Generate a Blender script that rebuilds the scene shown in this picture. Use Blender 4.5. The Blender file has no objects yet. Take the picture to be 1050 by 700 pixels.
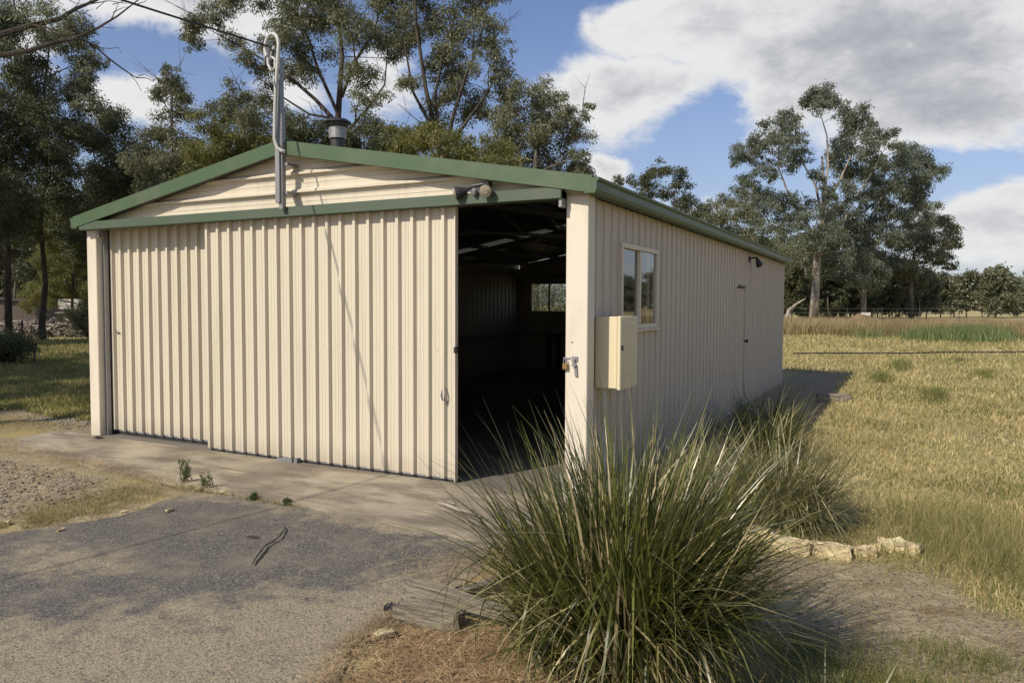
import bpy, math, random
import numpy as np
from mathutils import Matrix, Vector
R = math.radians
random.seed(7)
S = bpy.context.scene
C = S.collection

# ------------------------------------------------------------------ camera
CAM = np.array([2.251, -5.609, 1.6])
YAW, PITCH, ROLL, FPX = -0.4810, -0.0487, 0.0044, 776.0
_f = np.array([math.sin(YAW)*math.cos(PITCH), math.cos(YAW)*math.cos(PITCH), math.sin(PITCH)])
_r = np.array([math.cos(YAW), -math.sin(YAW), 0.0])
_u = np.cross(_r, _f)
_r, _u = _r*math.cos(ROLL)+_u*math.sin(ROLL), -_r*math.sin(ROLL)+_u*math.cos(ROLL)
cd = bpy.data.cameras.new('camera')
cam = bpy.data.objects.new('camera', cd)
C.objects.link(cam)
cam.matrix_world = Matrix(((_r[0], _u[0], -_f[0], CAM[0]), (_r[1], _u[1], -_f[1], CAM[1]), (_r[2], _u[2], -_f[2], CAM[2]), (0, 0, 0, 1)))
cd.sensor_width = 36
cd.lens = FPX/1050*36
cd.clip_end = 3000
cd.clip_start = 0.05
S.camera = cam

# ------------------------------------------------------------------ sky, sun, exposure
SUN_EL, SUN_DX, SUN_DY = R(40.2), 0.41, 1.11        # shadows fall along (+x, +y)
SUN_AZ = math.atan2(-SUN_DX, -SUN_DY)                # compass bearing of the sun, from +Y towards +X
sl = bpy.data.lights.new('sun', 'SUN')
sl.energy = 4.9
sl.angle = R(0.5)
sl.color = (1.0, 0.91, 0.77)
sun = bpy.data.objects.new('sun', sl)
C.objects.link(sun)
sun.rotation_euler = Vector((SUN_DX, SUN_DY, -1.0)).to_track_quat('-Z', 'Y').to_euler()
S.view_settings.view_transform = 'Standard'
S.view_settings.look = 'None'
S.view_settings.gamma = 1
S.view_settings.exposure = 0.0


class NT:
    """short-hand for building node trees"""
    def __init__(s, nt):
        s.nt = nt
        s.n = nt.nodes
        s.n.clear()

    def add(s, t, props=None, **ins):
        nd = s.n.new(t)
        for k, v in (props or {}).items():
            setattr(nd, k, v)
        for k, v in ins.items():
            key = int(k[1:]) if (k[0] == 'i' and k[1:].isdigit()) else k.replace('_', ' ')
            s.set(nd.inputs[key], v)
        return nd

    def set(s, sock, v):
        if hasattr(v, 'is_output') and v.is_output:
            s.nt.links.new(v, sock)
        else:
            if hasattr(sock.default_value, '__len__') and len(sock.default_value) == 4 and len(v) == 3:
                v = tuple(v)+(1,)
            sock.default_value = v

    def m(s, op, a, b=0.0, c=0.0, clamp=False):
        nd = s.n.new('ShaderNodeMath')
        nd.operation = op
        nd.use_clamp = clamp
        for i, v in enumerate((a, b, c)):
            s.set(nd.inputs[i], v)
        return nd.outputs[0]

    def mix(s, f, a, b, mode='MIX'):
        nd = s.n.new('ShaderNodeMix')
        nd.data_type = 'RGBA'
        nd.blend_type = mode
        s.set(nd.inputs[0], f)
        s.set(nd.inputs[6], a)
        s.set(nd.inputs[7], b)
        return nd.outputs[2]

    def ramp(s, f, stops):
        nd = s.n.new('ShaderNodeValToRGB')
        el = nd.color_ramp.elements
        while len(el) < len(stops):
            el.new(0.5)
        for e, (p, c) in zip(el, stops):
            e.position = p
            e.color = (tuple(c) if hasattr(c, '__len__') else (c, c, c))+(1,)
        s.set(nd.inputs[0], f)
        return nd.outputs[0]

    def smooth(s, f, a, b):
        nd = s.n.new('ShaderNodeMapRange')
        nd.interpolation_type = 'SMOOTHSTEP'
        s.set(nd.inputs[0], f)
        nd.inputs[1].default_value = a
        nd.inputs[2].default_value = b
        return nd.outputs[0]

    def noise(s, scale, detail=4, rough=0.55, vec=None, col=False, dist=0.0):
        nd = s.n.new('ShaderNodeTexNoise')
        nd.inputs['Scale'].default_value = scale
        nd.inputs['Detail'].default_value = detail
        nd.inputs['Roughness'].default_value = rough
        nd.inputs['Distortion'].default_value = dist
        if vec is not None:
            s.set(nd.inputs['Vector'], vec)
        return nd.outputs['Color' if col else 'Fac']

    def pos(s, scale=(1, 1, 1)):
        g = s.n.new('ShaderNodeNewGeometry')
        if scale == (1, 1, 1):
            return g.outputs['Position']
        mp = s.n.new('ShaderNodeMapping')
        s.set(mp.inputs[0], g.outputs['Position'])
        mp.inputs['Scale'].default_value = scale
        return mp.outputs[0]


def pix_dir(px, py):
    d = _f+_r*(px-525)/FPX-_u*(py-350)/FPX
    return d/np.linalg.norm(d)


world = bpy.data.worlds.new('World')
S.world = world
world.use_nodes = True
W = NT(world.node_tree)
sky = W.add('ShaderNodeTexSky', dict(sky_type='NISHITA', sun_disc=False, sun_elevation=SUN_EL, sun_rotation=SUN_AZ, air_density=1.0, dust_density=0.9, ozone_density=1.6, altitude=200))
tc = W.add('ShaderNodeTexCoord')
sp = W.add('ShaderNodeSeparateXYZ', i0=tc.outputs['Generated'])
X_, Y_, Z_ = sp.outputs
az = W.m('ARCTAN2', X_, Y_)
el = W.m('ARCSINE', Z_)
wn = W.noise(3.2, 6, 0.6, tc.outputs['Generated'], col=True)
wsp = W.add('ShaderNodeSeparateColor', i0=wn)
azd = W.m('ADD', az, W.m('MULTIPLY', W.m('SUBTRACT', wsp.outputs[0], 0.5), 0.20))
eld = W.m('ADD', el, W.m('MULTIPLY', W.m('SUBTRACT', wsp.outputs[1], 0.5), 0.14))
# clouds: centre bearing, centre height, half-width, half-height (radians), strength
blobs = []
for px, py, rx, ry, w in [
        (632, 98, 88, 46, 1.0), (735, 22, 150, 44, 1.15), (900, 40, 210, 70, 1.3), (985, 105, 150, 46, 1.1),
        (800, 100, 62, 26, 0.9), (633, 167, 30, 16, 0.95), (1030, 232, 88, 36, 1.15), (960, 290, 120, 10, 0.4),
        (190, 8, 130, 42, 1.0), (127, 112, 42, 22, 0.95), (300, 92, 60, 34, 0.8), (402, 84, 50, 34, 0.9),
        (40, 60, 50, 60, 0.5), (740, 200, 70, 18, 0.55), (1250, 80, 180, 120, 1.0), (-150, 60, 150, 70, 0.8)]:
    d = pix_dir(px, py)
    blobs.append((math.atan2(d[0], d[1]), math.asin(d[2]), rx/FPX*0.95, ry/FPX*0.95, w))
dens = None
for a, e, ra, re_, w in blobs:
    q = W.m('ADD', W.m('POWER', W.m('ABSOLUTE', W.m('DIVIDE', W.m('SUBTRACT', azd, a), ra)), 2.0),
            W.m('POWER', W.m('ABSOLUTE', W.m('DIVIDE', W.m('SUBTRACT', eld, e), re_)), 2.0))
    g = W.m('MULTIPLY', W.m('EXPONENT', W.m('MULTIPLY', q, -1.0)), w)
    dens = g if dens is None else W.m('MAXIMUM', dens, g)
for px, py, rx, ry, w in [(553, 22, 36, 40, 0.6), (730, 132, 22, 45, 0.45), (990, 170, 62, 9, 0.6), (175, 72, 44, 26, 0.3)]:
    d = pix_dir(px, py)
    a, e = math.atan2(d[0], d[1]), math.asin(d[2])
    q = W.m('ADD', W.m('POWER', W.m('ABSOLUTE', W.m('DIVIDE', W.m('SUBTRACT', azd, a), rx/FPX)), 2.0),
            W.m('POWER', W.m('ABSOLUTE', W.m('DIVIDE', W.m('SUBTRACT', eld, e), ry/FPX)), 2.0))
    dens = W.m('SUBTRACT', dens, W.m('MULTIPLY', W.m('EXPONENT', W.m('MULTIPLY', q, -1.0)), w))
# cover for the part of the sky outside the picture
far_n = W.noise(1.6, 5, 0.55, tc.outputs['Generated'])
behind = W.smooth(W.m('ABSOLUTE', W.m('SUBTRACT', az, -0.45)), 1.0, 1.5)
dens = W.m('MAXIMUM', dens, W.m('MULTIPLY', W.smooth(far_n, 0.56, 0.74), behind))
strv = W.add('ShaderNodeMapping', i0=tc.outputs['Generated'])
strv.inputs['Scale'].default_value = (1, 1, 1.9)
n2 = W.noise(6.0, 10, 0.66, strv.outputs[0], dist=0.4)
n3 = W.m('ADD', W.m('MULTIPLY', W.noise(3.2, 8, 0.6, strv.outputs[0]), 0.65), W.m('MULTIPLY', W.noise(11.0, 6, 0.6, strv.outputs[0]), 0.35))
puff = W.m('ADD', dens, W.m('MULTIPLY', W.m('SUBTRACT', n2, 0.5), 1.5))
cover = W.smooth(puff, 0.22, 0.66)
thick = W.smooth(W.m('ADD', puff, W.m('MULTIPLY', W.m('SUBTRACT', n3, 0.5), 4.6)), 0.55, 2.1)
ccol = W.ramp(thick, [(0.0, (11.6, 11.6, 11.6)), (0.25, (9.4, 9.5, 9.8)), (0.55, (7.2, 7.4, 7.9)), (1.0, (5.0, 5.25, 5.95))])
wisp = W.m('MULTIPLY', W.smooth(W.noise(5.0, 7, 0.65, strv.outputs[0]), 0.5, 0.78), 0.35)
low = W.m('SUBTRACT', 1.0, W.smooth(el, -0.05, 0.42))
skyb = W.mix(1.0, sky.outputs[0], (1.62, 1.62, 1.90), 'MULTIPLY')
skyc = W.mix(W.m('MAXIMUM', wisp, W.m('MULTIPLY', low, 0.6)), skyb, (5.6, 6.2, 7.2))
wc = W.mix(cover, skyc, ccol)
bg = W.add('ShaderNodeBackground', Color=wc, Strength=0.07)
W.add('ShaderNodeOutputWorld', Surface=bg.outputs[0])


# ------------------------------------------------------------------ materials
def mat(name, color=(0.5, 0.5, 0.5), rough=0.6, metal=0.0, fn=None, spec=0.5):
    m = bpy.data.materials.new(name)
    m.use_nodes = True
    t = NT(m.node_tree)
    b = t.add('ShaderNodeBsdfPrincipled')
    b.inputs['Base Color'].default_value = tuple(color)+(1,)
    b.inputs['Roughness'].default_value = rough
    b.inputs['Metallic'].default_value = metal
    b.inputs['Specular IOR Level'].default_value = spec
    o = t.add('ShaderNodeOutputMaterial', Surface=b.outputs[0])
    if fn:
        fn(t, b, o)
    return m


def bump(t, b, h, strength=0.5, dist=0.01):
    bp = t.add('ShaderNodeBump', Height=h, Strength=strength, Distance=dist)
    t.set(b.inputs['Normal'], bp.outputs[0])


def painted(col, dirt=(0.28, 0.23, 0.17), amt=0.35, low=0.0, rough=0.45, streak=(9, 9, 0.6)):
    def fn(t, b, o):
        n = t.noise(1.0, 5, 0.6, t.pos(streak))
        n2 = t.noise(7.0, 4, 0.6, t.pos())
        f = t.m('MULTIPLY', t.smooth(n, 0.45, 0.8), amt)
        c = t.mix(f, col, dirt)
        c = t.mix(t.m('MULTIPLY', t.smooth(n2, 0.4, 0.75), 0.10), c, [x*0.8 for x in col])
        if low:
            z = t.add('ShaderNodeSeparateXYZ', i0=t.pos()).outputs[2]
            zz = t.m('SUBTRACT', 1.0, t.smooth(t.m('ADD', z, t.m('MULTIPLY', n2, 0.25)), 0.1, 0.45))
            c = t.mix(t.m('MULTIPLY', zz, low), c, dirt)
        t.set(b.inputs['Base Color'], c)
        t.set(b.inputs['Roughness'], t.m('ADD', rough, t.m('MULTIPLY', n2, 0.15)))
        dn = t.noise(1.0, 3, 0.5, t.pos((2.2, 2.2, 0.8)))
        bump(t, b, dn, 0.2, 0.015)
    return fn


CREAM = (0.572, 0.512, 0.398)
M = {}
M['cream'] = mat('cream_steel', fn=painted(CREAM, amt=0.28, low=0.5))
M['cream_shaded'] = mat('cream_shaded_steel', fn=painted((0.50, 0.43, 0.335), amt=0.3, low=0.3))  # same cream paint as the front, with the side wall's shade mixed in
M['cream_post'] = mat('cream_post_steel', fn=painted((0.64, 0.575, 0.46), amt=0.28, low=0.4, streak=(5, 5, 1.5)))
M['green'] = mat('green_steel', fn=painted((0.056, 0.098, 0.043), dirt=(0.12, 0.13, 0.085), amt=0.5, rough=0.42, streak=(3, 3, 3)))
M['green_dark'] = mat('green_beam_steel', fn=painted((0.062, 0.092, 0.056), dirt=(0.10, 0.10, 0.075), amt=0.5, rough=0.5, streak=(3, 3, 3)))
M['roof'] = mat('roof_steel', fn=painted((0.12, 0.16, 0.11), amt=0.3))
M['box_cream'] = mat('meter_box_paint', fn=painted((0.64, 0.56, 0.37), dirt=(0.35, 0.27, 0.15), amt=0.3, rough=0.4))


def galv(t, b, o):
    v = t.add('ShaderNodeTexVoronoi', Scale=60.0, Vector=t.pos())
    n = t.noise(9, 4, 0.6, t.pos())
    t.set(b.inputs['Base Color'], t.mix(n, t.mix(t.m('MULTIPLY', t.add('ShaderNodeSeparateColor', i0=v.outputs['Color']).outputs[0], 0.6), (0.36, 0.36, 0.355), (0.23, 0.23, 0.23)), (0.22, 0.22, 0.22)))


M['galv'] = mat('galvanised_steel', (0.3, 0.3, 0.3), 0.5, 0.55, galv)
M['dark_metal'] = mat('dark_metal', (0.035, 0.035, 0.035), 0.4, 0.3, painted((0.035, 0.035, 0.036), dirt=(0.09, 0.07, 0.05), amt=0.5))
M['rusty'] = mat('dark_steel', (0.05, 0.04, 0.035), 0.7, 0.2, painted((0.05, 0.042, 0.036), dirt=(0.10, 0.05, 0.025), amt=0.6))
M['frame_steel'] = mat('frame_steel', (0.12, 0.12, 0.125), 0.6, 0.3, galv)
M['pvc'] = mat('grey_conduit', fn=painted((0.47, 0.46, 0.43), dirt=(0.22, 0.21, 0.19), amt=0.6, streak=(3, 3, 1)))
M['rubber'] = mat('black_rubber', (0.02, 0.02, 0.02), 0.55, 0, painted((0.02, 0.02, 0.021), dirt=(0.07, 0.06, 0.05), amt=0.5))
M['lens'] = mat('lamp_glass', (0.55, 0.5, 0.42), 0.12, 0.6, lambda t, b, o: t.set(b.inputs['Base Color'], t.mix(t.noise(80, 2, 0.5, t.pos()), (0.75, 0.7, 0.6), (0.22, 0.17, 0.12))))
M['brass'] = mat('brass', (0.45, 0.32, 0.12), 0.4, 0.8, lambda t, b, o: t.set(b.inputs['Base Color'], t.mix(t.noise(60, 3, 0.5, t.pos()), (0.5, 0.36, 0.14), (0.22, 0.14, 0.06))))
M['alu'] = mat('window_frame_paint', fn=painted((0.62, 0.55, 0.42), amt=0.3))


def glassfn(t, b, o):
    tr = t.add('ShaderNodeBsdfTransparent')
    tr.inputs[0].default_value = (0.80, 0.83, 0.80, 1)
    gl = t.add('ShaderNodeBsdfGlossy')
    gl.inputs['Roughness'].default_value = 0.02
    t.set(gl.inputs['Normal'], t.add('ShaderNodeBump', Height=t.noise(1.4, 2, 0.5, t.pos()), Strength=0.05, Distance=0.02).outputs[0])
    fr = t.add('ShaderNodeFresnel')
    fr.inputs[0].default_value = 1.55
    dust = t.add('ShaderNodeBsdfDiffuse')
    dust.inputs[0].default_value = (0.35, 0.32, 0.25, 1)
    mx = t.add('ShaderNodeMixShader', i0=t.m('ADD', t.m('MULTIPLY', fr.outputs[0], 1.5), 0.08, clamp=True), i1=tr.outputs[0], i2=gl.outputs[0])
    mx2 = t.add('ShaderNodeMixShader', i0=t.m('MULTIPLY', t.noise(3, 4, 0.6, t.pos()), 0.09), i1=mx.outputs[0], i2=dust.outputs[0])
    t.set(o.inputs[0], mx2.outputs[0])


M['glass'] = mat('window_glass', fn=glassfn)


def skylightfn(t, b, o):
    d = t.add('ShaderNodeBsdfTranslucent')
    d.inputs[0].default_value = (0.09, 0.088, 0.07, 1)
    df = t.add('ShaderNodeBsdfDiffuse')
    t.set(df.inputs[0], t.mix(t.noise(4, 4, 0.6, t.pos()), (0.4, 0.4, 0.33), (0.2, 0.19, 0.12)))
    t.set(o.inputs[0], t.add('ShaderNodeMixShader', i0=0.5, i1=d.outputs[0], i2=df.outputs[0]).outputs[0])


M['skylight'] = mat('fibreglass_roof_sheet', fn=skylightfn)


def concretefn(t, b, o):
    p = t.pos()
    n = t.noise(1.4, 6, 0.6, p)
    nf = t.noise(60, 5, 0.7, p)
    st = t.noise(1.0, 5, 0.6, t.add('ShaderNodeMapping', i0=p, Rotation=(0, 0, R(-38)), Scale=(1.2, 3.6, 1)).outputs[0])
    c = t.mix(t.smooth(n, 0.3, 0.7), (0.235, 0.20, 0.145), (0.38, 0.33, 0.24))
    c = t.mix(t.m('MULTIPLY', t.smooth(st, 0.44, 0.62), 0.85), c, (0.125, 0.105, 0.078))
    c = t.mix(t.m('MULTIPLY', t.smooth(nf, 0.35, 0.7), 0.35), c, (0.40, 0.34, 0.24))
    n5 = t.noise(0.8, 3, 0.5, t.pos((1, 1, 1)))
    c = t.mix(t.m('MULTIPLY', t.smooth(n5, 0.48, 0.60), 0.6), c, (0.12, 0.10, 0.075))
    t.set(b.inputs['Base Color'], c)
    bump(t, b, t.m('ADD', t.m('MULTIPLY', nf, 0.5), st), 0.35, 0.006)


M['concrete'] = mat('weathered_concrete', rough=0.85, fn=concretefn, spec=0.3)
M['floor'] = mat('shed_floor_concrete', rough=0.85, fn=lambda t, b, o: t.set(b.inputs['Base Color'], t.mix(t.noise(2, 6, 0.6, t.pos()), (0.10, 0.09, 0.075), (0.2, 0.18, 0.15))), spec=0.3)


def asphaltfn(t, b, o):
    p = t.pos()
    at_ = t.add('ShaderNodeAttribute', dict(attribute_name='sand')).outputs['Fac']
    v = t.add('ShaderNodeTexVoronoi', Scale=150.0, Vector=p)
    v2 = t.add('ShaderNodeTexVoronoi', Scale=95.0, Vector=p)
    vs = t.add('ShaderNodeSeparateColor', i0=v.outputs['Color']).outputs[0]
    vs2 = t.add('ShaderNodeSeparateColor', i0=v2.outputs['Color']).outputs[1]
    n = t.noise(2.5, 6, 0.65, p)
    n2 = t.noise(14, 5, 0.7, p)
    base = t.mix(vs, (0.036, 0.034, 0.031), (0.165, 0.152, 0.130))
    base = t.mix(t.smooth(vs2, 0.93, 0.97), base, (0.22, 0.205, 0.175))
    base = t.mix(t.m('MULTIPLY', t.smooth(n, 0.42, 0.70), 0.65), base, (0.205, 0.178, 0.130))
    sandc = t.mix(vs, (0.16, 0.135, 0.092), (0.37, 0.315, 0.215))
    sandc = t.mix(t.m('MULTIPLY', t.smooth(vs2, 0.86, 0.95), 0.6), sandc, (0.075, 0.068, 0.055))
    sm = t.smooth(t.m('ADD', at_, t.m('MULTIPLY', t.m('SUBTRACT', t.noise(5, 7, 0.72, p), 0.5), 2.6)), 0.15, 0.95)
    c = t.mix(sm, base, sandc)
    c = t.mix(t.m('MULTIPLY', t.smooth(n2, 0.60, 0.74), 0.25), c, (0.055, 0.05, 0.045))
    t.set(b.inputs['Base Color'], c)
    h = t.m('ADD', t.m('MULTIPLY', v.outputs['Distance'], -0.5), t.m('ADD', t.m('MULTIPLY', v2.outputs['Distance'], -0.35), t.m('MULTIPLY', n2, 0.9)))
    bump(t, b, h, 0.5, 0.006)


M['asphalt'] = mat('worn_asphalt', rough=0.8, fn=asphaltfn, spec=0.35)


def groundfn(t, b, o):
    p = t.pos()
    zc = t.add('ShaderNodeAttribute', dict(attribute_name='zone')).outputs['Color']
    zs = t.add('ShaderNodeSeparateColor', i0=zc)
    n = t.noise(0.55, 6, 0.6, p)
    n2 = t.noise(6, 6, 0.7, p)
    n3 = t.noise(45, 4, 0.7, p)
    straw = t.mix(t.smooth(n2, 0.35, 0.7), (0.46, 0.37, 0.18), (0.34, 0.295, 0.125))
    straw = t.mix(t.m('MULTIPLY', t.smooth(n, 0.45, 0.62), 0.75), straw, (0.25, 0.24, 0.09))
    straw = t.mix(t.m('MULTIPLY', t.smooth(t.noise(0.16, 5, 0.65, p), 0.47, 0.6), 0.7), straw, (0.47, 0.36, 0.17))
    straw = t.mix(t.m('MULTIPLY', t.smooth(n3, 0.45, 0.75), 0.5), straw, (0.46, 0.37, 0.20))
    v = t.add('ShaderNodeTexVoronoi', Scale=60.0, Vector=p)
    vs = t.add('ShaderNodeSeparateColor', i0=v.outputs['Color']).outputs[0]
    grav = t.mix(vs, (0.13, 0.11, 0.085), (0.44, 0.385, 0.295))
    grav = t.mix(t.m('MULTIPLY', t.smooth(n2, 0.5, 0.65), 0.7), grav, (0.115, 0.075, 0.045))
    soil = t.mix(n3, (0.17, 0.135, 0.085), (0.42, 0.345, 0.22))
    soil = t.mix(t.smooth(n2, 0.45, 0.7), soil, (0.46, 0.385, 0.25))
    soil = t.mix(t.m('MULTIPLY', t.smooth(t.noise(3.5, 4, 0.6, p), 0.52, 0.66), 0.6), soil, (0.17, 0.105, 0.058))
    red = t.mix(n3, (0.16, 0.09, 0.05), (0.38, 0.26, 0.14))
    c = t.mix(zs.outputs[0], straw, grav)
    c = t.mix(zs.outputs[1], c, soil)
    c = t.mix(zs.outputs[2], c, red)
    t.set(b.inputs['Base Color'], c)
    bump(t, b, t.m('ADD', t.m('ADD', n3, t.m('MULTIPLY', n2, 2.0)), t.m('MULTIPLY', v.outputs['Distance'], -0.4)), 0.9, 0.02)


M['seam'] = mat('crack_sand', rough=0.9, fn=lambda t, b, o: t.set(b.inputs['Base Color'], t.mix(t.noise(60, 4, 0.7, t.pos()), (0.16, 0.135, 0.095), (0.30, 0.255, 0.175))), spec=0.2)
M['ground'] = mat('dry_ground', rough=0.95, fn=groundfn, spec=0.2)


def leafmat(name, a, b_, trans=0.32, rough=0.5, big=0.35, third=None):
    def fn(t, b, o):
        g = t.add('ShaderNodeNewGeometry')
        ri = g.outputs['Random Per Island']
        c = t.mix(ri, a, b_)
        if third:
            c = t.mix(t.smooth(ri, third[1], third[1]+0.02), c, third[0])
        n = t.noise(big, 3, 0.5, t.pos())
        c = t.mix(t.m('MULTIPLY', t.smooth(n, 0.4, 0.65), 0.55), c, [x*0.62 for x in a])
        t.set(b.inputs['Base Color'], c)
        b.inputs['Roughness'].default_value = rough
        tl = t.add('ShaderNodeBsdfTranslucent', Color=t.mix(0.5, c, [min(1, b_[0]*1.3), min(1, b_[1]*1.5), b_[2]]))
        t.set(o.inputs[0], t.add('ShaderNodeMixShader', i0=trans, i1=b.outputs[0], i2=tl.outputs[0]).outputs[0])
    return mat(name, a, rough, 0, fn, spec=0.45)


M['leaf'] = leafmat('gum_leaves', (0.105, 0.113, 0.058), (0.245, 0.24, 0.15))
M['leaf_blue'] = leafmat('grey_green_gum_leaves', (0.090, 0.108, 0.072), (0.205, 0.222, 0.155))
M['leaf_yellow'] = leafmat('yellow_green_leaves', (0.105, 0.110, 0.032), (0.23, 0.215, 0.065), trans=0.4)
M['leaf_dark'] = leafmat('dark_leaves', (0.060, 0.070, 0.032), (0.130, 0.135, 0.066))
M['tussock'] = leafmat('tussock_blades', (0.030, 0.040, 0.010), (0.18, 0.185, 0.045), trans=0.18, rough=0.34, big=3.0, third=((0.46, 0.38, 0.21), 0.86))
M['tussock_dry'] = leafmat('tussock_blades_drying', (0.075, 0.085, 0.028), (0.27, 0.255, 0.10), trans=0.2, rough=0.36, big=3.0, third=((0.46, 0.38, 0.22), 0.74))
M['straw'] = leafmat('dry_grass_blades', (0.36, 0.29, 0.125), (0.68, 0.56, 0.30), trans=0.3, rough=0.7, big=0.8, third=((0.20, 0.21, 0.07), 0.75))
M['grass'] = leafmat('green_grass_blades', (0.115, 0.145, 0.034), (0.27, 0.275, 0.08), trans=0.35, rough=0.55, big=1.0, third=((0.40, 0.31, 0.14), 0.72))
M['verge'] = leafmat('short_verge_grass', (0.15, 0.145, 0.05), (0.33, 0.28, 0.12), trans=0.3, rough=0.6, big=2.0, third=((0.46, 0.36, 0.18), 0.55))
M['long'] = leafmat('long_grass_blades', (0.16, 0.175, 0.048), (0.36, 0.34, 0.12), trans=0.35, rough=0.6, big=1.5, third=((0.46, 0.35, 0.17), 0.6))
M['reed'] = leafmat('reed_blades', (0.10, 0.135, 0.045), (0.20, 0.24, 0.09), trans=0.3, rough=0.5, big=0.3)
M['brown_grass'] = leafmat('tall_brown_grass', (0.26, 0.19, 0.09), (0.46, 0.36, 0.19), trans=0.3, rough=0.7)
M['litter'] = leafmat('leaf_litter', (0.20, 0.115, 0.06), (0.60, 0.46, 0.27), trans=0.1, rough=0.7, big=4)
M['weed'] = leafmat('weed_leaves', (0.06, 0.085, 0.03), (0.14, 0.17, 0.06), trans=0.3)


def barkfn(a, b_, sc=(6, 6, 1.2)):
    def fn(t, b, o):
        n = t.noise(1.0, 6, 0.65, t.pos(sc))
        n2 = t.noise(14, 4, 0.7, t.pos())
        t.set(b.inputs['Base Color'], t.mix(t.m('MULTIPLY', n2, 0.35), t.mix(t.smooth(n, 0.4, 0.62), a, b_), (0.05, 0.04, 0.03)))
        bump(t, b, t.m('ADD', n, n2), 0.8, 0.03)
    return fn


M['bark_pale'] = mat('pale_gum_bark', rough=0.8, fn=barkfn((0.16, 0.135, 0.105), (0.42, 0.38, 0.31), (3, 3, 0.5)), spec=0.3)
M['bark_dark'] = mat('dark_bark', rough=0.9, fn=barkfn((0.045, 0.037, 0.03), (0.105, 0.09, 0.07)), spec=0.2)
M['bark_grey'] = mat('grey_bark', rough=0.85, fn=barkfn((0.085, 0.072, 0.058), (0.21, 0.185, 0.155), (3, 3, 0.5)), spec=0.25)
M['timber'] = mat('weathered_timber', rough=0.85, spec=0.2, fn=lambda t, b, o: (
    t.set(b.inputs['Base Color'], t.mix(t.m('MULTIPLY', t.noise(30, 5, 0.7, t.pos()), 0.5), t.mix(t.smooth(t.noise(1, 6, 0.7, t.add('ShaderNodeMapping', i0=t.pos(), Rotation=(0, 0, R(-12)), Scale=(3, 60, 60)).outputs[0]), 0.35, 0.65), (0.12, 0.105, 0.075), (0.33, 0.29, 0.21)), (0.15, 0.13, 0.10))),
    bump(t, b, t.noise(1, 6, 0.7, t.add('ShaderNodeMapping', i0=t.pos(), Rotation=(0, 0, R(-12)), Scale=(3, 80, 80)).outputs[0]), 0.9, 0.012)))
M['limestone'] = mat('pale_limestone', rough=0.9, spec=0.25, fn=lambda t, b, o: (
    t.set(b.inputs['Base Color'], t.mix(t.smooth(t.noise(16, 6, 0.7, t.pos()), 0.35, 0.7), (0.62, 0.53, 0.32), (0.36, 0.27, 0.14))),
    bump(t, b, t.noise(25, 6, 0.7, t.pos()), 0.8, 0.02)))
M['stone'] = leafmat('pebbles', (0.15, 0.13, 0.10), (0.48, 0.42, 0.33), trans=0.0, rough=0.85, big=2, third=((0.065, 0.06, 0.055), 0.72))
M['dead_wood'] = leafmat('dead_wood', (0.13, 0.105, 0.085), (0.46, 0.40, 0.33), trans=0.0, rough=0.85, big=1)
M['old_iron'] = mat('old_shed_iron', fn=painted((0.07, 0.055, 0.045), dirt=(0.03, 0.022, 0.018), amt=0.7))
M['white_tank'] = mat('white_paint', fn=painted((0.5, 0.48, 0.42), amt=0.5))
M['earth'] = mat('orange_earth', rough=0.95, fn=lambda t, b, o: t.set(b.inputs['Base Color'], t.mix(t.smooth(t.noise(3, 6, 0.7, t.pos()), 0.4, 0.65), (0.26, 0.165, 0.095), (0.09, 0.07, 0.05))), spec=0.2)


# ------------------------------------------------------------------ object helpers
def link(o, parent=None):
    C.objects.link(o)
    if parent is not None:
        o.parent = parent
    return o


def tag(o, label=None, cat=None, group=None, kind=None):
    if label:
        o['label'] = label
    if cat:
        o['category'] = cat
    if group:
        o['group'] = group
    if kind:
        o['kind'] = kind
    return o


def thing(name, label, cat, loc=(0, 0, 0), group=None):
    o = bpy.data.objects.new(name, None)
    o.location = loc
    o.empty_display_size = 0.2
    o['root_loc'] = [float(x) for x in loc]
    return link(tag(o, label, cat, group))


def rootloc(p):
    while p is not None:
        if 'root_loc' in p:
            return np.array(p['root_loc'])
        p = p.parent
    return np.zeros(3)


def np_mesh(name, V, F, material, parent=None, smooth=False, base=None):
    """V: (n,3) world positions; F: (m,k) or list of faces. The object origin sits at its base."""
    V = np.asarray(V, dtype=np.float32)
    org = np.zeros(3)
    if parent is not None:
        V = V-rootloc(parent).astype(np.float32)
    elif base is not None:
        org = np.array(base, float)
        V = V-org.astype(np.float32)
    me = bpy.data.meshes.new(name)
    if isinstance(F, np.ndarray):
        m, k = F.shape
        me.vertices.add(len(V))
        me.vertices.foreach_set('co', V.ravel())
        me.loops.add(m*k)
        me.loops.foreach_set('vertex_index', F.astype(np.int32).ravel())
        me.polygons.add(m)
        me.polygons.foreach_set('loop_start', np.arange(0, m*k, k, dtype=np.int32))
        me.polygons.foreach_set('loop_total', np.full(m, k, dtype=np.int32))
        me.update(calc_edges=True)
    else:
        me.from_pydata(V.tolist(), [], F)
        me.update()
    me.materials.append(material)
    if smooth:
        me.polygons.foreach_set('use_smooth', np.ones(len(me.polygons), dtype=bool))
    o = bpy.data.objects.new(name, me)
    o.location = org
    if parent is None and base is not None:
        o['root_loc'] = [float(x) for x in org]
    return link(o, parent)


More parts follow.
